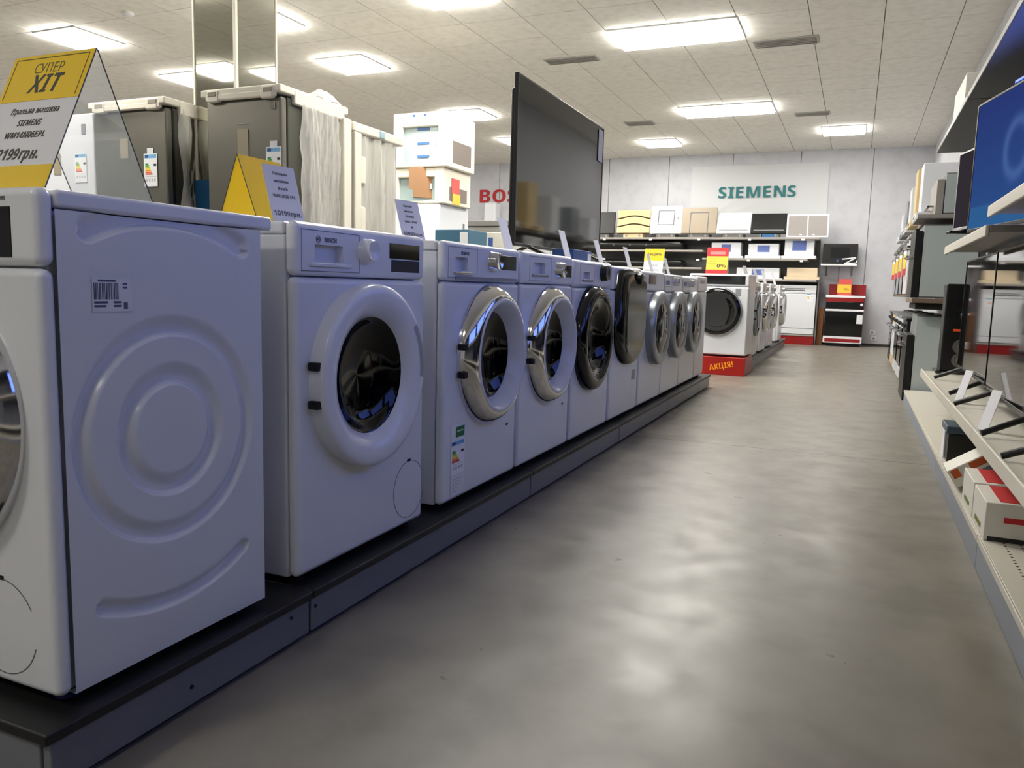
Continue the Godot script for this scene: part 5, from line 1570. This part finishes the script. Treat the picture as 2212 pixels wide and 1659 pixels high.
# ---------------------------------------------------------------- ovens and hoods along the right wall
func cooker(label: String, z: float, front: String, glass: String, lid: bool) -> void:
	var t := thing("cooker", label, "cooker", V(0.43, 0.0, z), -PI / 2, "cookers along the right wall")
	t.scale = V(1, 0.79, 1)
	obj("cabinet", rb(V(-0.29, 0.0, -0.48), V(0.29, 0.8, -0.03), 0.006, 1), mat("enamel_side", Color.WHITE), t)
	obj("hob_plate", rb(V(-0.295, 0.801, -0.49), V(0.295, 0.83, 0.01), 0.006, 1), mat("plastic_dark", Color.BLACK) if glass == "black_gloss" else mat("silver", Color.GRAY), t)
	obj("control_panel", rb(V(-0.29, 0.68, -0.03), V(0.29, 0.798, 0.0), 0.006, 1), mat(front, Color.WHITE), t)
	for k in 5:
		obj("knob", MB.new().at(V(-0.22 + k * 0.11, 0.74, 0.0)).lathe([Vector2(0.02, 0), Vector2(0.018, 0.024), Vector2(0, 0.025)], 14), mat("plastic_dark", Color.BLACK), t)
	obj("oven_door", rb(V(-0.29, 0.2, -0.03), V(0.29, 0.675, 0.0), 0.006, 1), mat(glass, Color.WHITE), t)
	obj("oven_handle", MB.new().tube([V(-0.24, 0.63, 0.0), V(-0.24, 0.63, 0.045), V(0.24, 0.63, 0.045), V(0.24, 0.63, 0.0)], 0.011, 8), mat("silver", Color.GRAY), t)
	obj("storage_drawer", rb(V(-0.29, 0.06, -0.03), V(0.29, 0.195, 0.0), 0.006, 1), mat(front, Color.WHITE), t)
	for k in 3:
		obj("burner", MB.new().at(V(-0.16 + k * 0.16, 0.83, -0.2 - 0.1 * (k % 2)), Basis(V(1, 0, 0), -PI / 2)).lathe([Vector2(0.06, 0), Vector2(0.055, 0.02), Vector2(0.03, 0.026), Vector2(0, 0.026)], 16), mat("plastic_dark", Color.BLACK), t)
	if lid:
		obj("lid", rb(V(-0.28, 0.83, -0.48), V(0.28, 0.98, -0.465), 0.004, 1), clear("lid_glass", Color(0.6, 0.7, 0.7, 0.35)), t)


func far_right_ovens() -> void:
	var names := ["black-fronted cooker, nearest in the row along the right wall", "white cooker, second in the row along the right wall", "white cooker with glass lid, third in the row along the right wall", "cream cooker, fourth in the row along the right wall", "black cooker, farthest in the row along the right wall"]
	for k in 5:
		cooker(names[k], -8.1 - k * 0.78, ["black_satin", "enamel", "enamel", "cream", "black_satin"][k], ["black_gloss", "door_glass", "door_glass", "enamel", "black_gloss"][k], k == 2)
	# upper rack with built-in ovens and price posters
	var r := thing("oven_rack", "dark rack along the right wall holding built-in ovens above the cookers", "rack", V(0.45, 0, -9.6))
	obj("rack_shelf", rb(V(0.0, 0.84, -2.2), V(0.53, 0.87, 1.75), 0.004, 1), mat("shelf_wood", Color.WHITE), r)
	obj("rack_shelf", rb(V(0.05, 1.5, -2.2), V(0.53, 1.53, 1.75), 0.004, 1), mat("shelf_grey_light", Color.WHITE), r)
	for k in 5:
		obj("rack_post", rb(V(0.5, 0.8, -2.2 + k * 0.97), V(0.538, 1.9, -2.16 + k * 0.97), 0.003, 1), mat("rack_grey", Color.GRAY), r)
	var on := ["black built-in oven, nearest on the dark rack", "white built-in oven with knobs, second on the dark rack", "steel built-in oven, third on the dark rack", "black built-in oven, fourth on the dark rack", "black built-in oven at the far end of the dark rack"]
	for k in 5:
		var t := thing("built_in_oven", on[k], "oven", V(0.44, 0.871, -8.2 - k * 0.8), -PI / 2, "built-in ovens on the dark rack")
		var fm := mat(["black_satin", "enamel", "silver", "black_satin", "black_satin"][k], Color.WHITE)
		obj("oven_case", rb(V(-0.27, 0.0, -0.44), V(0.27, 0.56, -0.03), 0.004, 1), mat("shelf_grey", Color.GRAY), t)
		obj("control_panel", rb(V(-0.29, 0.46, -0.03), V(0.29, 0.575, 0.0), 0.005, 1), fm, t)
		obj("oven_door", rb(V(-0.29, 0.0, -0.03), V(0.29, 0.455, 0.002), 0.005, 1), mat("black_gloss", Color.BLACK) if k != 1 else mat("enamel", Color.WHITE), t)
		obj("oven_handle", MB.new().tube([V(-0.24, 0.42, 0.0), V(-0.24, 0.42, 0.045), V(0.24, 0.42, 0.045), V(0.24, 0.42, 0.0)], 0.011, 8), mat("chrome", Color.WHITE), t)
		for j in 2:
			obj("knob", MB.new().at(V(-0.18 + j * 0.36, 0.52, 0.0)).lathe([Vector2(0.022, 0), Vector2(0.02, 0.026), Vector2(0, 0.027)], 14), mat("chrome", Color.WHITE), t)
	for k in 4:
		var p := thing("price_poster", ["yellow and red price poster hanging on the nearest rack oven", "yellow and red price poster hanging on the second rack oven", "yellow and red price poster hanging on the third rack oven", "yellow and red price poster hanging on the fourth rack oven"][k], "poster", V(0.385, 1.04, -8.2 - k * 0.8), -PI / 2 + 0.12, "price posters on the cookers")
		obj("yellow_paper", rb(V(-0.07, 0.06, -0.003), V(0.07, 0.19, 0.0), 0.001, 1), mat("print_yellow", Color.YELLOW), p)
		obj("red_paper", rb(V(-0.07, 0.0, -0.003), V(0.07, 0.06, 0.0), 0.001, 1), mat("paper_red", Color.RED), p)
		obj("white_paper", rb(V(-0.07, 0.19, -0.003), V(0.07, 0.22, 0.0), 0.001, 1), mat("paper", Color.WHITE), p)
	var hn := ["white cooker hood on top of the dark rack, nearest the televisions", "cream cooker hood on the dark rack behind the nearest white one", "white slanted cooker hood, third on the dark rack", "grey cooker hood with lamp, fourth on the dark rack", "white cooker hood at the far end of the dark rack"]
	for k in 5:
		var t := thing("cooker_hood", hn[k], "cooker hood", V(0.45, 1.531, -8.2 - k * 0.8), -PI / 2, "cooker hoods on the dark rack")
		var m := mat(["enamel", "cream", "enamel", "silver", "enamel"][k], Color.WHITE)
		var h: float = [0.5, 0.56, 0.48, 0.42, 0.34][k]
		obj("hood_tray", rb(V(-0.29, 0.0, -0.4), V(0.29, 0.06, 0.02), 0.008, 2), m, t)
		var ch := MB.new()
		ch.rbox(V(-0.15, 0.06, -0.3), V(0.15, h, -0.02), 0.008, 2)
		obj("chimney", ch, m, t)
		obj("button_strip", rb(V(-0.1, 0.02, 0.02), V(0.1, 0.04, 0.023), 0.001, 1), mat("plastic_dark", Color.BLACK), t)
